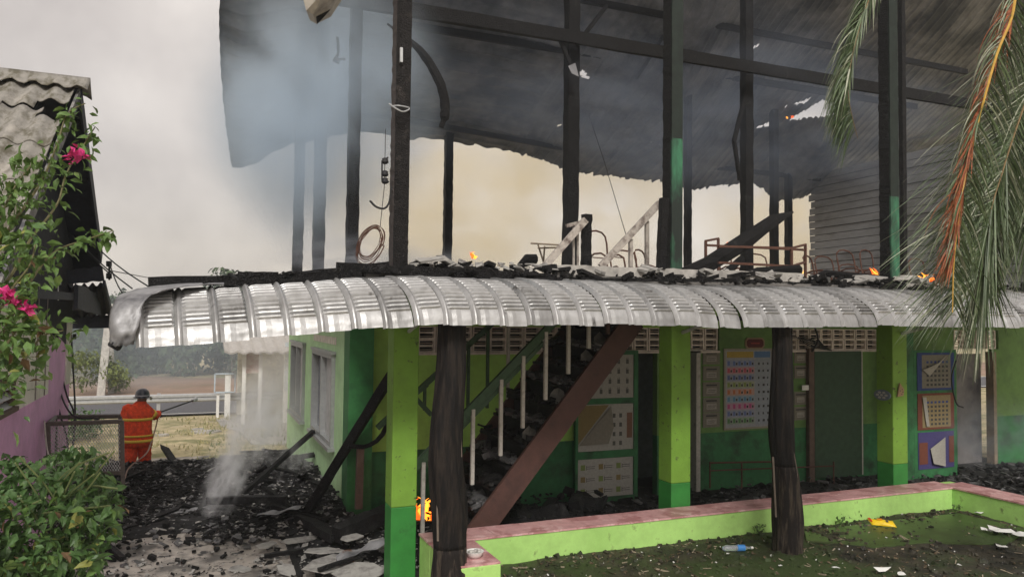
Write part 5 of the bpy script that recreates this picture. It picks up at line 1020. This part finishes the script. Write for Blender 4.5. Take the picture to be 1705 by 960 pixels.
for i, (bx, by, tx, ty, Y, r, lab) in enumerate(((167, 685, 180, 545, 33, .17, 'leaning concrete pole behind the house corner, left of a pair'), (184, 690, 184, 545, 34, .13, 'upright concrete pole behind the firefighter, right of a pair'), (320, 662, 322, 560, 44, .12, 'thin pale pole far off in front of the trees'))):
    a_, b_ = PY(bx, by, Y), PY(tx, ty, Y); a_.z = 0; m = MB(); m.bar(a_, a_ + (b_ - a_) * (1.35 if i < 2 else 1.1), r * 1.6, r * 1.6, up=(0, 1, 0)); o = m.build('utility_pole', M('bleached_concrete', (.50, .48, .45), .9)); tag(o, lab, 'utility pole', 'concrete poles by the road')
wb = thing('white_outbuilding', 'small white outbuilding with bright doorway half hidden in smoke', 'building'); YWb = 23.0
xa_, xb_ = PY(404, 600, YWb).x, PY(520, 600, YWb).x + 3; zt = PY(404, 585, YWb).z
WW = M('white_washed_wall', (.80, .80, .77), .85, .1, 2, .1); m = MB(); m.box((xa_ + 1.15, YWb, 0), (xb_, YWb + .15, zt)); m.build('wall', WW, wb)
m = MB(); m.box((xa_, YWb + 2.6, 0), (xb_, YWb + 2.75, zt)); m.build('rear_wall', M('cream_white', (.78, .76, .66), .85), wb)
for xx in (xa_, PY(431, 600, YWb).x): m = MB(); m.box((xx, YWb, 0), (xx + .10, YWb + .1, zt)); m.build('porch_post', WHITE, wb)
m = MB(); m.box((xa_ + .1, YWb + .02, zt - .62), (PY(431, 600, YWb).x, YWb + .06, zt - .02)); m.build('brick_panel', M('faded_brick', (.36, .25, .22), .9, .2, 6, .2, col2=(.45, .38, .34), lo=.5, hi=.55), wb)
for k in range(9): m = MB(); m.box((xa_ + 1.16, YWb - .02, .95 + k * .16), (xb_, YWb - .002, 1.08 + k * .16)); m.build('wall_board', M('pale_blue_board', (.50, .56, .58), .8), wb)
m = MB(); vs = []; n = 80
for j in range(2):
    for i in range(n + 1): x_ = xa_ - .5 + (xb_ - xa_ + .5) * i / n; vs.append((x_, YWb - .55 + j * 4.2, zt + .02 + j * .7 + .03 * math.cos(i * 1.25)))
m.add(vs, [(i, i + 1, n + 2 + i, n + 1 + i) for i in range(n)]); o = m.build('roof', M('pale_roof', (.42, .40, .38)), wb); o.modifiers.new('s', 'SOLIDIFY').thickness = .05
for i, (px, py, s_) in enumerate(((343, 717, .28), (270, 722, .12), (330, 713, .15))): c = PZ(px, py, .05); m = MB(); m.slab([c + Vector((math.cos(a) * s_ * 1.4, math.sin(a) * s_, 0)) for a in (0, .9, 1.8, 2.9, 4, 5.2)], (0, 0, -.05)); tag(fix(m.build('pale_rubble_slab', CONC)), ['wide pale slab scrap lying on the dry grass', 'little pale stone on the dry grass right of the firefighter', 'small pale slab scrap beside the wide one'][i], 'slab')
pts = []
for _ in range(5200):
    x_ = rnd.uniform(-9, 3); y_ = rnd.uniform(16.2, 25)
    if nz3(x_, y_, 0, .8) < -.05 + rnd.uniform(-.2, .2): continue
    pts.append((x_, y_))
m = MB()
for x_, y_ in pts:
    a_ = rnd.uniform(0, 6.28); h_ = rnd.uniform(.05, .16); dx, dy = .02 * math.cos(a_), .02 * math.sin(a_); lx, ly = rnd.uniform(-.05, .05), rnd.uniform(-.05, .05); m.add([(x_ - dx, y_ - dy, .02), (x_ + dx, y_ + dy, .02), (x_ + lx, y_ + ly, h_)], [(0, 1, 2)])
stuff(m.build('grass_tufts', M('dry_grass_blade', (.36, .32, .17), .8, .3, 3, 0, col2=(.13, .17, .06), lo=.48, hi=.6)), 'dry and green grass tufts over the yard beyond the ash', 'grass')
# ================================================================== trees
def tree(x, y, h, cr, label, cat='tree', seed=0, leaf=.42, n=1500, mat=TREEL, group=None, nm='leafy_tree', low=.25, cl=9):
    r = np.random.default_rng(seed); t = thing(nm, label, cat, group); rr_ = random.Random(seed); m = MB()
    top = Vector((x + rr_.uniform(-.3, .3), y, h * .8)); m.tube(smoothpl([(x, y, -.1), (x + rr_.uniform(-.2, .2), y, h * .35), top], 8), [.05 * h * .5 * (1 - .8 * k / 8) for k in range(9)], 7); tips = []
    for k in range(cl):
        a = rr_.uniform(0, 6.28); zz = h * rr_.uniform(low + .1, .92); rad = cr * rr_.uniform(.3, .85) * (1 - .35 * zz / h); tp = Vector((x + math.cos(a) * rad, y + math.sin(a) * rad, zz)); tips.append(tp)
        m.tube(smoothpl([(x, y, zz * .55), Vector((x, y, zz * .7)).lerp(tp, .5), tp], 5), [.03 * h * .25, .02 * h * .25, .016 * h * .25, .012 * h * .25, .008 * h * .25, .004 * h * .25], 5)
    m.build('trunk', M('far_bark', (.10, .08, .065)), t); P_ = []
    for k in range(n):
        c = tips[k % cl]; d = r.normal(size=3); d /= np.linalg.norm(d); rad = cr * .42 * (r.random() ** .4) * (.8 + .4 * r.random()); P_.append((c[0] + d[0] * rad, c[1] + d[1] * rad, c[2] + d[2] * rad * .75))
    leafcloud('crown', P_, leaf, mat, t, seed=seed); return t
TT = [(-14.5, 56, 6.5, 3.6), (-10.4, 58, 5.2, 3.2), (-7.6, 60, 4.8, 2.8), (-5.2, 57, 5.3, 3.0), (-2.4, 60, 4.6, 2.8), (-.2, 58, 5.2, 2.8), (1.9, 61, 7.2, 3.2), (4.6, 58, 5.6, 3.2), (7.4, 60, 6.0, 3.4), (10.6, 62, 5.6, 3.2), (-18, 60, 7, 4), (14, 62, 6, 3.5), (18, 64, 6.5, 4)]
TLb = ['leftmost far tree behind the house', 'far low tree left of the concrete poles', 'far bushy tree right behind the concrete poles', 'far rounded tree above the firefighter', 'far low tree right of the firefighter helmet', 'far tree left of the thin pale pole', 'tallest far tree whose faint top shows above the awning', 'far tree right behind the roadside sign frame', 'far tree beside the white outbuilding', 'far tree behind the white outbuilding', 'far tree hidden behind the mauve house', 'far tree behind the end wall', 'far tree hidden behind the school building']
for i, (x_, y_, h_, c_) in enumerate(TT): tree(x_ * .76, y_ - 14, h_ * .80, c_ * .82, TLb[i], seed=100 + i, group='trees beyond the field', low=-.05, cl=16, n=2600, leaf=.36)
tree(-3.4, 33.5, 1.9, 1.3, 'yellow green roadside bush left of the firefighter', 'bush', seed=131, leaf=.16, n=1400, mat=M('yellow_bush_leaf', (.14, .17, .045), .7, .3, 2, 0), nm='roadside_bush', low=.05)
tree(-4.6, 20.5, 1.0, .9, 'low green bush behind the mesh gate', 'bush', seed=132, leaf=.10, n=1200, mat=LEAFB, nm='low_bush', low=.05)
tree(-2.7, 21.5, .8, .8, 'low green bush right behind the gate post', 'bush', seed=133, leaf=.10, n=900, mat=LEAFB, nm='low_bush', low=.05)
tree(1.9, 41, 2.6, 2.0, 'small thin tree by the far pale pole', 'tree', seed=134, leaf=.25, n=900, nm='leafy_tree', low=.15)
tree(-4.2, 39, 1.5, .6, 'bare little shrub alone in the brown field', 'bush', seed=135, leaf=.12, n=250, nm='field_shrub', low=.1)
# ================================================================== near plants: bougainvillea and bush
bg = thing('bougainvillea', 'bougainvillea vine with magenta flowers climbing in front of the mauve house', 'vine')
stems = [[(-60, 620, 4.6), (0, 560, 4.8), (50, 470, 5), (90, 420, 5.2), (140, 400, 5.3), (188, 384, 5.4)], [(-60, 520, 4.6), (10, 470, 4.8), (50, 400, 5), (95, 340, 5.2), (110, 290, 5.3), (140, 240, 5.4), (158, 212, 5.4)],
         [(-40, 460, 4.8), (30, 360, 5), (70, 300, 5.2), (95, 240, 5.4), (112, 190, 5.5), (142, 172, 5.5)], [(-60, 620, 4.4), (0, 640, 4.5), (40, 600, 4.6), (70, 560, 4.7), (105, 550, 4.8)],
         [(-60, 400, 4.8), (0, 340, 5), (40, 290, 5.1), (60, 265, 5.2)], [(-60, 560, 4.4), (-10, 530, 4.5), (20, 480, 4.6), (50, 440, 4.6), (60, 400, 4.7)], [(-80, 480, 4.6), (-20, 400, 4.8), (10, 340, 4.9), (30, 300, 5)], [(-60, 660, 4.4), (-10, 600, 4.4), (20, 560, 4.5), (50, 520, 4.5)]]
vleaf = []
for k, st in enumerate(stems):
    P_ = smoothpl([PY(*q) for q in st], 30); m = MB(); m.tube(P_, [.010 - .0065 * i / 30 for i in range(31)], 5); m.build('stem', M('vine_stem', (.13, .12, .055), .7), bg)
    spread = (.065, .085, .075, .14, .13, .15, .15, .15)[k]; cnt = (110, 120, 100, 130, 120, 140, 140, 150)[k]
    for _ in range(cnt):
        t_ = rnd.uniform(.08, 1); p = pl(P_, t_); s_ = spread * (1.1 - .5 * t_) ; vleaf.append(p + Vector((rnd.gauss(0, s_ * .55), rnd.gauss(0, s_ * .6), rnd.gauss(0, s_ * .75))))
for _ in range(420): x_, y_ = rnd.uniform(-70, 62), rnd.uniform(380, 640); vleaf.append(PY(x_ - abs(y_ - 470) * .12 * (x_ > 20), y_, rnd.uniform(4.5, 5.2)))
vleaf.sort(key=lambda p: (p - EYE).length)
vis = [p for p in vleaf if -5 < proj(p)[0] < 220]
for p in vis[:280]: put('leaf', rnd.choice([leafmeA] * 9 + [leafmeB] * 4 + [leafY, leafD]), bg, p, (rnd.uniform(-1, 1), rnd.uniform(-.3, 1.3), rnd.uniform(0, 6.28)), rnd.uniform(.03, .09))
ids = set(id(p) for p in vis[:280]); leafcloud('leaf_mass', [p for p in vleaf if id(p) not in ids], .066, LEAFA, bg, seed=61)
m = MB(); m.add([(0, 0, 0), (.5, .42, .18), (1, 0, .05), (.5, -.42, .18), (.5, 0, .02)], [(0, 4, 1), (1, 4, 2), (2, 4, 3), (3, 4, 0)]); brm = m.mesh('bract', PINKF)
for (px, py, Y, n) in ((122, 262, 5.2, 16), (138, 262, 5.25, 14), (18, 500, 4.45, 22), (42, 515, 4.45, 14), (8, 492, 4.45, 12), (132, 256, 5.2, 8)):
    for k in range(n): put('bract', brm, bg, PY(px + rnd.gauss(0, 5), py + rnd.gauss(0, 4.5), Y), (rnd.uniform(-1, 1), rnd.uniform(-1.5, .5), rnd.uniform(0, 6.28)), rnd.uniform(.035, .06))
bs = thing('leafy_bush', 'dense leafy green bush filling the lower left corner', 'bush'); pts = []
def bushtop(px): return 752 + 16 * math.sin(px * .035) + (max(0, px - 150) * 1.0)
tries = 0
while len(pts) < 5200 and tries < 60000:
    tries += 1; px = rnd.uniform(-150, 212); py = rnd.uniform(740, 1120)
    e = 197 - 30 * math.exp(-((py - 950) / 60) ** 2) - max(0, 790 - py) * .6 + 12 * nz3(py * .03, 1)
    if px > e + rnd.gauss(0, 5) or py < bushtop(px) + rnd.gauss(0, 5): continue
    dpt = rnd.random(); Y = 6.1 - .9 * math.sin(min(1, max(0, (py - 745) / 140)) * 1.57) + dpt * .9 + .25 * nz3(px * .02, py * .02); pts.append(PY(px, py, Y))
pts.sort(key=lambda p: (p - EYE).length)
vis = [p for p in pts if 0 < proj(p)[0] < 215 and proj(p)[1] < 970]
for p in vis[:290]: put('leaf', rnd.choice([leafmeB] * 9 + [leafmeA] * 4 + [leafY, leafD]), bs, p, (rnd.uniform(-1, 1), rnd.uniform(-.4, 1.3), rnd.uniform(0, 6.28)), rnd.uniform(.035, .12))
ids = set(id(p) for p in vis[:290]); leafcloud('leaf_mass', [p for p in pts if id(p) not in ids], .085, LEAFB, bs, seed=62)
for k in range(16):
    a_ = PY(rnd.uniform(-20, 150), rnd.uniform(860, 1000), 5.9); b_ = PY(rnd.uniform(20, 205), rnd.uniform(750, 860), 5.5); m = MB(); m.tube(smoothpl([a_, a_.lerp(b_, .5) + Vector((0, 0, .1)), b_], 8), .006, 4); m.build('stem', M('pale_green_stem', (.20, .24, .10), .7), bs)
m = MB(); m.tube([PY(60, 1300, 6.0), PY(60, 950, 6.0)], .05, 6); m.build('trunk', BARK, bs)
# ================================================================== palm fronds at right
pm = thing('palm_tree', 'palm tree with drooping green and scorched orange fronds hanging at the right', 'palm tree'); crown = PY(1860, -330, 4.6)
base = Vector((crown.x + .1, crown.y, .25)); m = MB(); m.tube([base.lerp(crown, k / 12) for k in range(13)], [.17 - .05 * k / 12 + .01 * (k % 2) for k in range(13)], 12); m.build('trunk', BARK, pm, smooth=True)
NLF = [0]; STR = MB()
def leaflet(p0, d0, L_, w_, droop, mat, parent, twist=0., n=8, asobj=True):
    d = Vector(d0).normalized(); p = Vector(p0); pts = [p.copy()]
    for k in range(n):
        d = (d + Vector((0, 0, -droop / n * (1 + .6 * k / n)))).normalized(); p = p + d * (L_ / n); pts.append(p.copy())
    side0 = d0.cross(Vector((0, 0, 1))); side0 = side0.normalized() if side0.length > .05 else Vector((1, 0, 0)); vs = []; nrm = side0.cross(d0).normalized()
    sd = (side0 * math.cos(twist) + nrm * math.sin(twist)).normalized()
    for k, q in enumerate(pts):
        u = k / n; ww = w_ * (.5 + .5 * min(1, u * 5)) * (1 - u ** 2.2) + .0006; vs += [q - sd * ww, q + Vector((0, 0, -ww * .5)), q + sd * ww]
    fs = []
    for k in range(n): fs += [(k * 3, k * 3 + 1, k * 3 + 4, k * 3 + 3), (k * 3 + 1, k * 3 + 2, k * 3 + 5, k * 3 + 4)]
    if asobj and NLF[0] < 290: m = MB(); m.add(vs, fs); m.build('leaflet', mat, parent); NLF[0] += 1
    else: mats_ = STRM; STR.cur = mats_.index(mat); STR.add(vs, fs)
PALMD = M('palm_leaflet_dark', (.06, .09, .04), .5, .3, 12, 0, spec=.5)
STRM = [PALMG, PALMW, PALMO, PALMD]
def frond(pts, rmat, r0, specs, label):
    P_ = smoothpl([PY(*q) for q in pts], 40); fr = put('frond', None, pm); m = MB(); m.tube(P_, [r0 * (1 - .75 * k / 40) for k in range(41)], 6); m.build('rachis', rmat, fr)
    for (n, t0, t1, dpx, L0, L1, droop, mats_, wd, jit, ao) in specs:
        for k in range(n):
            t_ = t0 + (t1 - t0) * (k + rnd.uniform(-.3, .3)) / max(1, n); t_ = min(.999, max(0, t_)); p = pl(P_, t_); f = (t_ - t0) / max(1e-6, (t1 - t0))
            d = CR * dpx[0] + CU * (-dpx[1]) + CF * dpx[2]; d = d.normalized() + Vector((rnd.gauss(0, jit), rnd.gauss(0, jit), rnd.gauss(0, jit)))
            leaflet(p, d, (L0 + (L1 - L0) * f) * rnd.uniform(.75, 1.15), wd * rnd.uniform(.7, 1.2), droop * rnd.uniform(.7, 1.3), rnd.choice(mats_), fr, rnd.uniform(-.9, .9), asobj=ao)
    return fr
G3 = [PALMG, PALMG, PALMD, PALMD, PALMW]; O3 = [PALMO, PALMO, PALMO, PALMG]
# frond with the yellow rachis: scorched on its left, green to the right
frond([(1760, -200, 4.2), (1700, -40, 4.1), (1684, 30, 4.05), (1660, 90, 4.0), (1632, 190, 3.95), (1610, 280, 3.95), (1596, 360, 3.95), (1588, 440, 3.95), (1586, 520, 3.95)], RACH, .014,
      [(600, .10, .86, (-.60, 1.0, -.12), .38, .28, .5, O3, .0065, .13, False), (60, .10, .80, (-.95, .45, .0), .55, .50, 1.9, [PALMW, PALMG, PALMW, PALMO], .006, .12, True), (160, .1, .55, (-.8, .7, .0), .50, .45, 1.4, [PALMG, PALMD, PALMO, PALMW], .005, .14, False), (200, .1, .98, (.6, .7, .05), .50, .4, 1.2, G3, .006, .14, False)], '')
# frond whose long green leaflets sweep down to the left
frond([(1860, -100, 4.1), (1790, 20, 4.1), (1725, 130, 4.1), (1690, 220, 4.1), (1668, 290, 4.1), (1650, 350, 4.1), (1642, 410, 4.1), (1640, 470, 4.1)], RACHB, .011,
      [(90, .14, .98, (-1.0, .36, -.25), 1.45, .95, .40, G3, .0055, .06, True), (150, .12, .98, (-1.0, .48, -.22), 1.40, .85, .42, G3, .005, .08, False), (190, .3, 1, (-1.0, .75, -.2), 1.05, .80, .45, G3, .0055, .10, False), (220, .3, 1, (.5, .95, .0), .50, .46, .7, G3, .006, .12, False), (340, .5, 1, (-.25, 1, -.1), .80, .80, .25, G3, .0055, .12, False)], '')
# small hanging frond left
frond([(1560, -210, 4.6), (1490, -80, 4.55), (1455, -20, 4.5), (1430, 50, 4.5), (1416, 110, 4.5), (1412, 150, 4.5), (1418, 190, 4.5), (1428, 230, 4.5)], RACHB, .007,
      [(100, .15, .96, (-.60, .95, 0), .40, .36, .7, G3, .0065, .12, True), (420, .10, .9, (-1.0, .7, 0), .46, .34, 1.3, G3, .006, .14, False), (160, .1, .7, (-.3, 1, 0), .34, .3, .5, G3, .006, .12, False)], '')
# fronds at the right edge and top
frond([(1900, -200, 4.4), (1800, -60, 4.4), (1750, 80, 4.3), (1735, 200, 4.2), (1730, 330, 4.2)], RACHB, .012,
      [(300, .2, 1, (-.85, .7, 0), .85, .80, .8, G3, .0055, .14, False), (200, .2, 1, (-.1, 1, 0), .55, .6, .4, G3, .0055, .14, False), (220, .4, 1, (-.35, 1, 0), .85, .9, .2, G3, .0055, .10, False)], '')
frond([(1870, 0, 4.6), (1790, 140, 4.6), (1740, 260, 4.5), (1715, 380, 4.4)], RACHB, .012,
      [(300, .2, 1, (-.7, .85, 0), .8, .7, .6, G3, .0055, .12, False), (200, .3, 1, (-.1, 1, 0), .6, .7, .3, G3, .0055, .12, False)], '')
frond([(1800, -260, 4.5), (1680, -170, 4.5), (1600, -110, 4.5), (1530, -60, 4.5)], RACHB, .008,
      [(34, .1, 1, (-.75, .8, 0), .48, .42, .5, [PALMG, PALMO, PALMW], .004, .16, False), (26, .1, 1, (-.1, 1, 0), .34, .26, .4, G3, .004, .16, False)], '')
o = STR.build('leaflet_strands', STRM, pm); o['kind'] = 'stuff'
# ================================================================== smoke and haze
def volmat(name, col, dens, nscale=0., lo=.4, hi=.7, aniso=.2, soft=None, absr=None):
    m = D.materials.new(name); m.use_nodes = True; t = m.node_tree; n = t.nodes; n.clear(); o = n.new('ShaderNodeOutputMaterial'); v = n.new('ShaderNodeVolumePrincipled'); t.links.new(v.outputs[0], o.inputs['Volume'])
    v.inputs['Color'].default_value = (*col, 1); v.inputs['Density'].default_value = dens; v.inputs['Anisotropy'].default_value = aniso
    if absr: v.inputs['Absorption Color'].default_value = (*absr, 1)
    if nscale:
        tcn = n.new('ShaderNodeTexCoord'); q = n.new('ShaderNodeTexNoise'); q.inputs['Scale'].default_value = nscale; q.inputs['Detail'].default_value = 4; q.inputs['Distortion'].default_value = .6; t.links.new(tcn.outputs['Object'], q.inputs['Vector'])
        r = n.new('ShaderNodeMapRange'); r.inputs[1].default_value = lo; r.inputs[2].default_value = hi; t.links.new(q.outputs[0], r.inputs[0])
        # fade toward the edge of the unit ball (Generated coordinates)
        mp = n.new('ShaderNodeVectorMath'); mp.operation = 'DISTANCE'; t.links.new(tcn.outputs['Generated'], mp.inputs[0]); mp.inputs[1].default_value = (.5, .5, .5)
        f = n.new('ShaderNodeMapRange'); f.inputs[1].default_value = .5; f.inputs[2].default_value = .12; f.interpolation_type = 'SMOOTHSTEP'; t.links.new(mp.outputs['Value'], f.inputs[0])
        a = n.new('ShaderNodeMath'); a.operation = 'MULTIPLY'; t.links.new(r.outputs[0], a.inputs[0]); t.links.new(f.outputs[0], a.inputs[1])
        b = n.new('ShaderNodeMath'); b.operation = 'MULTIPLY'; b.inputs[1].default_value = dens; t.links.new(a.outputs[0], b.inputs[0]); t.links.new(b.outputs[0], v.inputs['Density'])
    return m
def puff(name, c, sz, mat, label, rot=(0, 0, 0)):
    bm = bmesh.new(); bmesh.ops.create_icosphere(bm, subdivisions=3, radius=1); me = D.meshes.new(name); bm.to_mesh(me); bm.free(); me.materials.append(mat)
    o = put(name, me, None, c, rot, sz); return tag(o, label, 'smoke', 'drifting smoke', 'stuff')
puff('smoke', PY(530, 175, 12.2), (2.2, 3.0, 2.8), volmat('blue_smoke', (.78, .89, 1), 1.5, 1.7, .36, .66), 'blue grey smoke hanging under the left part of the burnt roof')
puff('smoke', (9.5, 13.0, 7.6), (9.5, 3.0, 2.6), volmat('roof_smoke', (.66, .77, .98), .24, 2.6, .4, .66), 'thin dark smoke under the middle and right roof')
puff('smoke', PZ(405, 770, .9) + Vector((.1, .5, .45)), (.55, .65, 1.15), volmat('white_smoke', (.995, .995, 1), 5.5, 2.9, .44, .68, .1), 'white smoke wisp leaning right as it rises from the black beam', (0, .42, 0))
puff('smoke', PY(452, 690, 15.8), (.9, 1.4, 1.4), volmat('white_smoke_wide', (.995, .995, 1), .6, 2.0, .42, .66, .1), 'broad white smoke in front of the outbuilding and end wall')
puff('smoke', PZ(372, 812, .5), (.35, .4, .75), volmat('white_smoke_low', (.97, .97, .99), 7.0, 2.6, .42, .62, .1), 'dense white wisp of smoke at the level black beam', (0, .35, 0))
puff('smoke', (2.1, 20.6, 1.0), (1.7, 2.0, 2.4), volmat('white_smoke_far', (1, .995, .99), .7, 2.0, .38, .66, .1), 'pale smoke drifting in front of the white outbuilding')
puff('smoke', PY(830, 330, 22), (9, 4, 5.5), volmat('warm_smoke', (1, .93, .74), .75, 2.6, .42, .66, .3), 'warm beige smoke rising behind the upper floor')
puff('smoke', PY(1330, 380, 21), (5, 3, 4), volmat('warm_smoke_right', (1, .93, .74), .75, 2.4, .40, .66, .3), 'warm smoke behind the right half of the upper floor')
puff('smoke', (-1.5, 36, 1.5), (13, 7, 5), volmat('far_smoke', (.78, .90, 1), .085, 2.0, .3, .65), 'blue haze of smoke in front of the far trees')
puff('smoke', PY(620, 440, 9.6), (1.7, 1.0, .45), volmat('slab_smoke', (.7, .74, .82), 1.8, 3.0, .45, .7), 'thin smoke curling over the slab edge at the leftmost post')
puff('smoke', PY(480, 775, 13.6), (.5, .6, .8), volmat('heap_smoke', (.97, .98, 1), 2.2, 2.6, .45, .66), 'thin smoke over the glowing heap by the end wall')
puff('smoke', PY(1660, 720, 10.2), (1.6, 1.0, .9), volmat('veranda_smoke', (.55, .62, .72), .7, 2.4, .4, .7), 'thin blue smoke in the veranda at far right')
m = MB(); m.box((-385, -22, -1), (385, 485, 13.5)); hzm = D.materials.new('haze_air'); hzm.use_nodes = True; n = hzm.node_tree.nodes; n.clear(); o_ = n.new('ShaderNodeOutputMaterial'); v = n.new('ShaderNodeVolumePrincipled'); hzm.node_tree.links.new(v.outputs[0], o_.inputs['Volume'])
v.inputs['Color'].default_value = (.88, .94, 1, 1); v.inputs['Density'].default_value = .0011; v.inputs['Anisotropy'].default_value = .2
o = m.build('haze', hzm); o['kind'] = 'stuff'
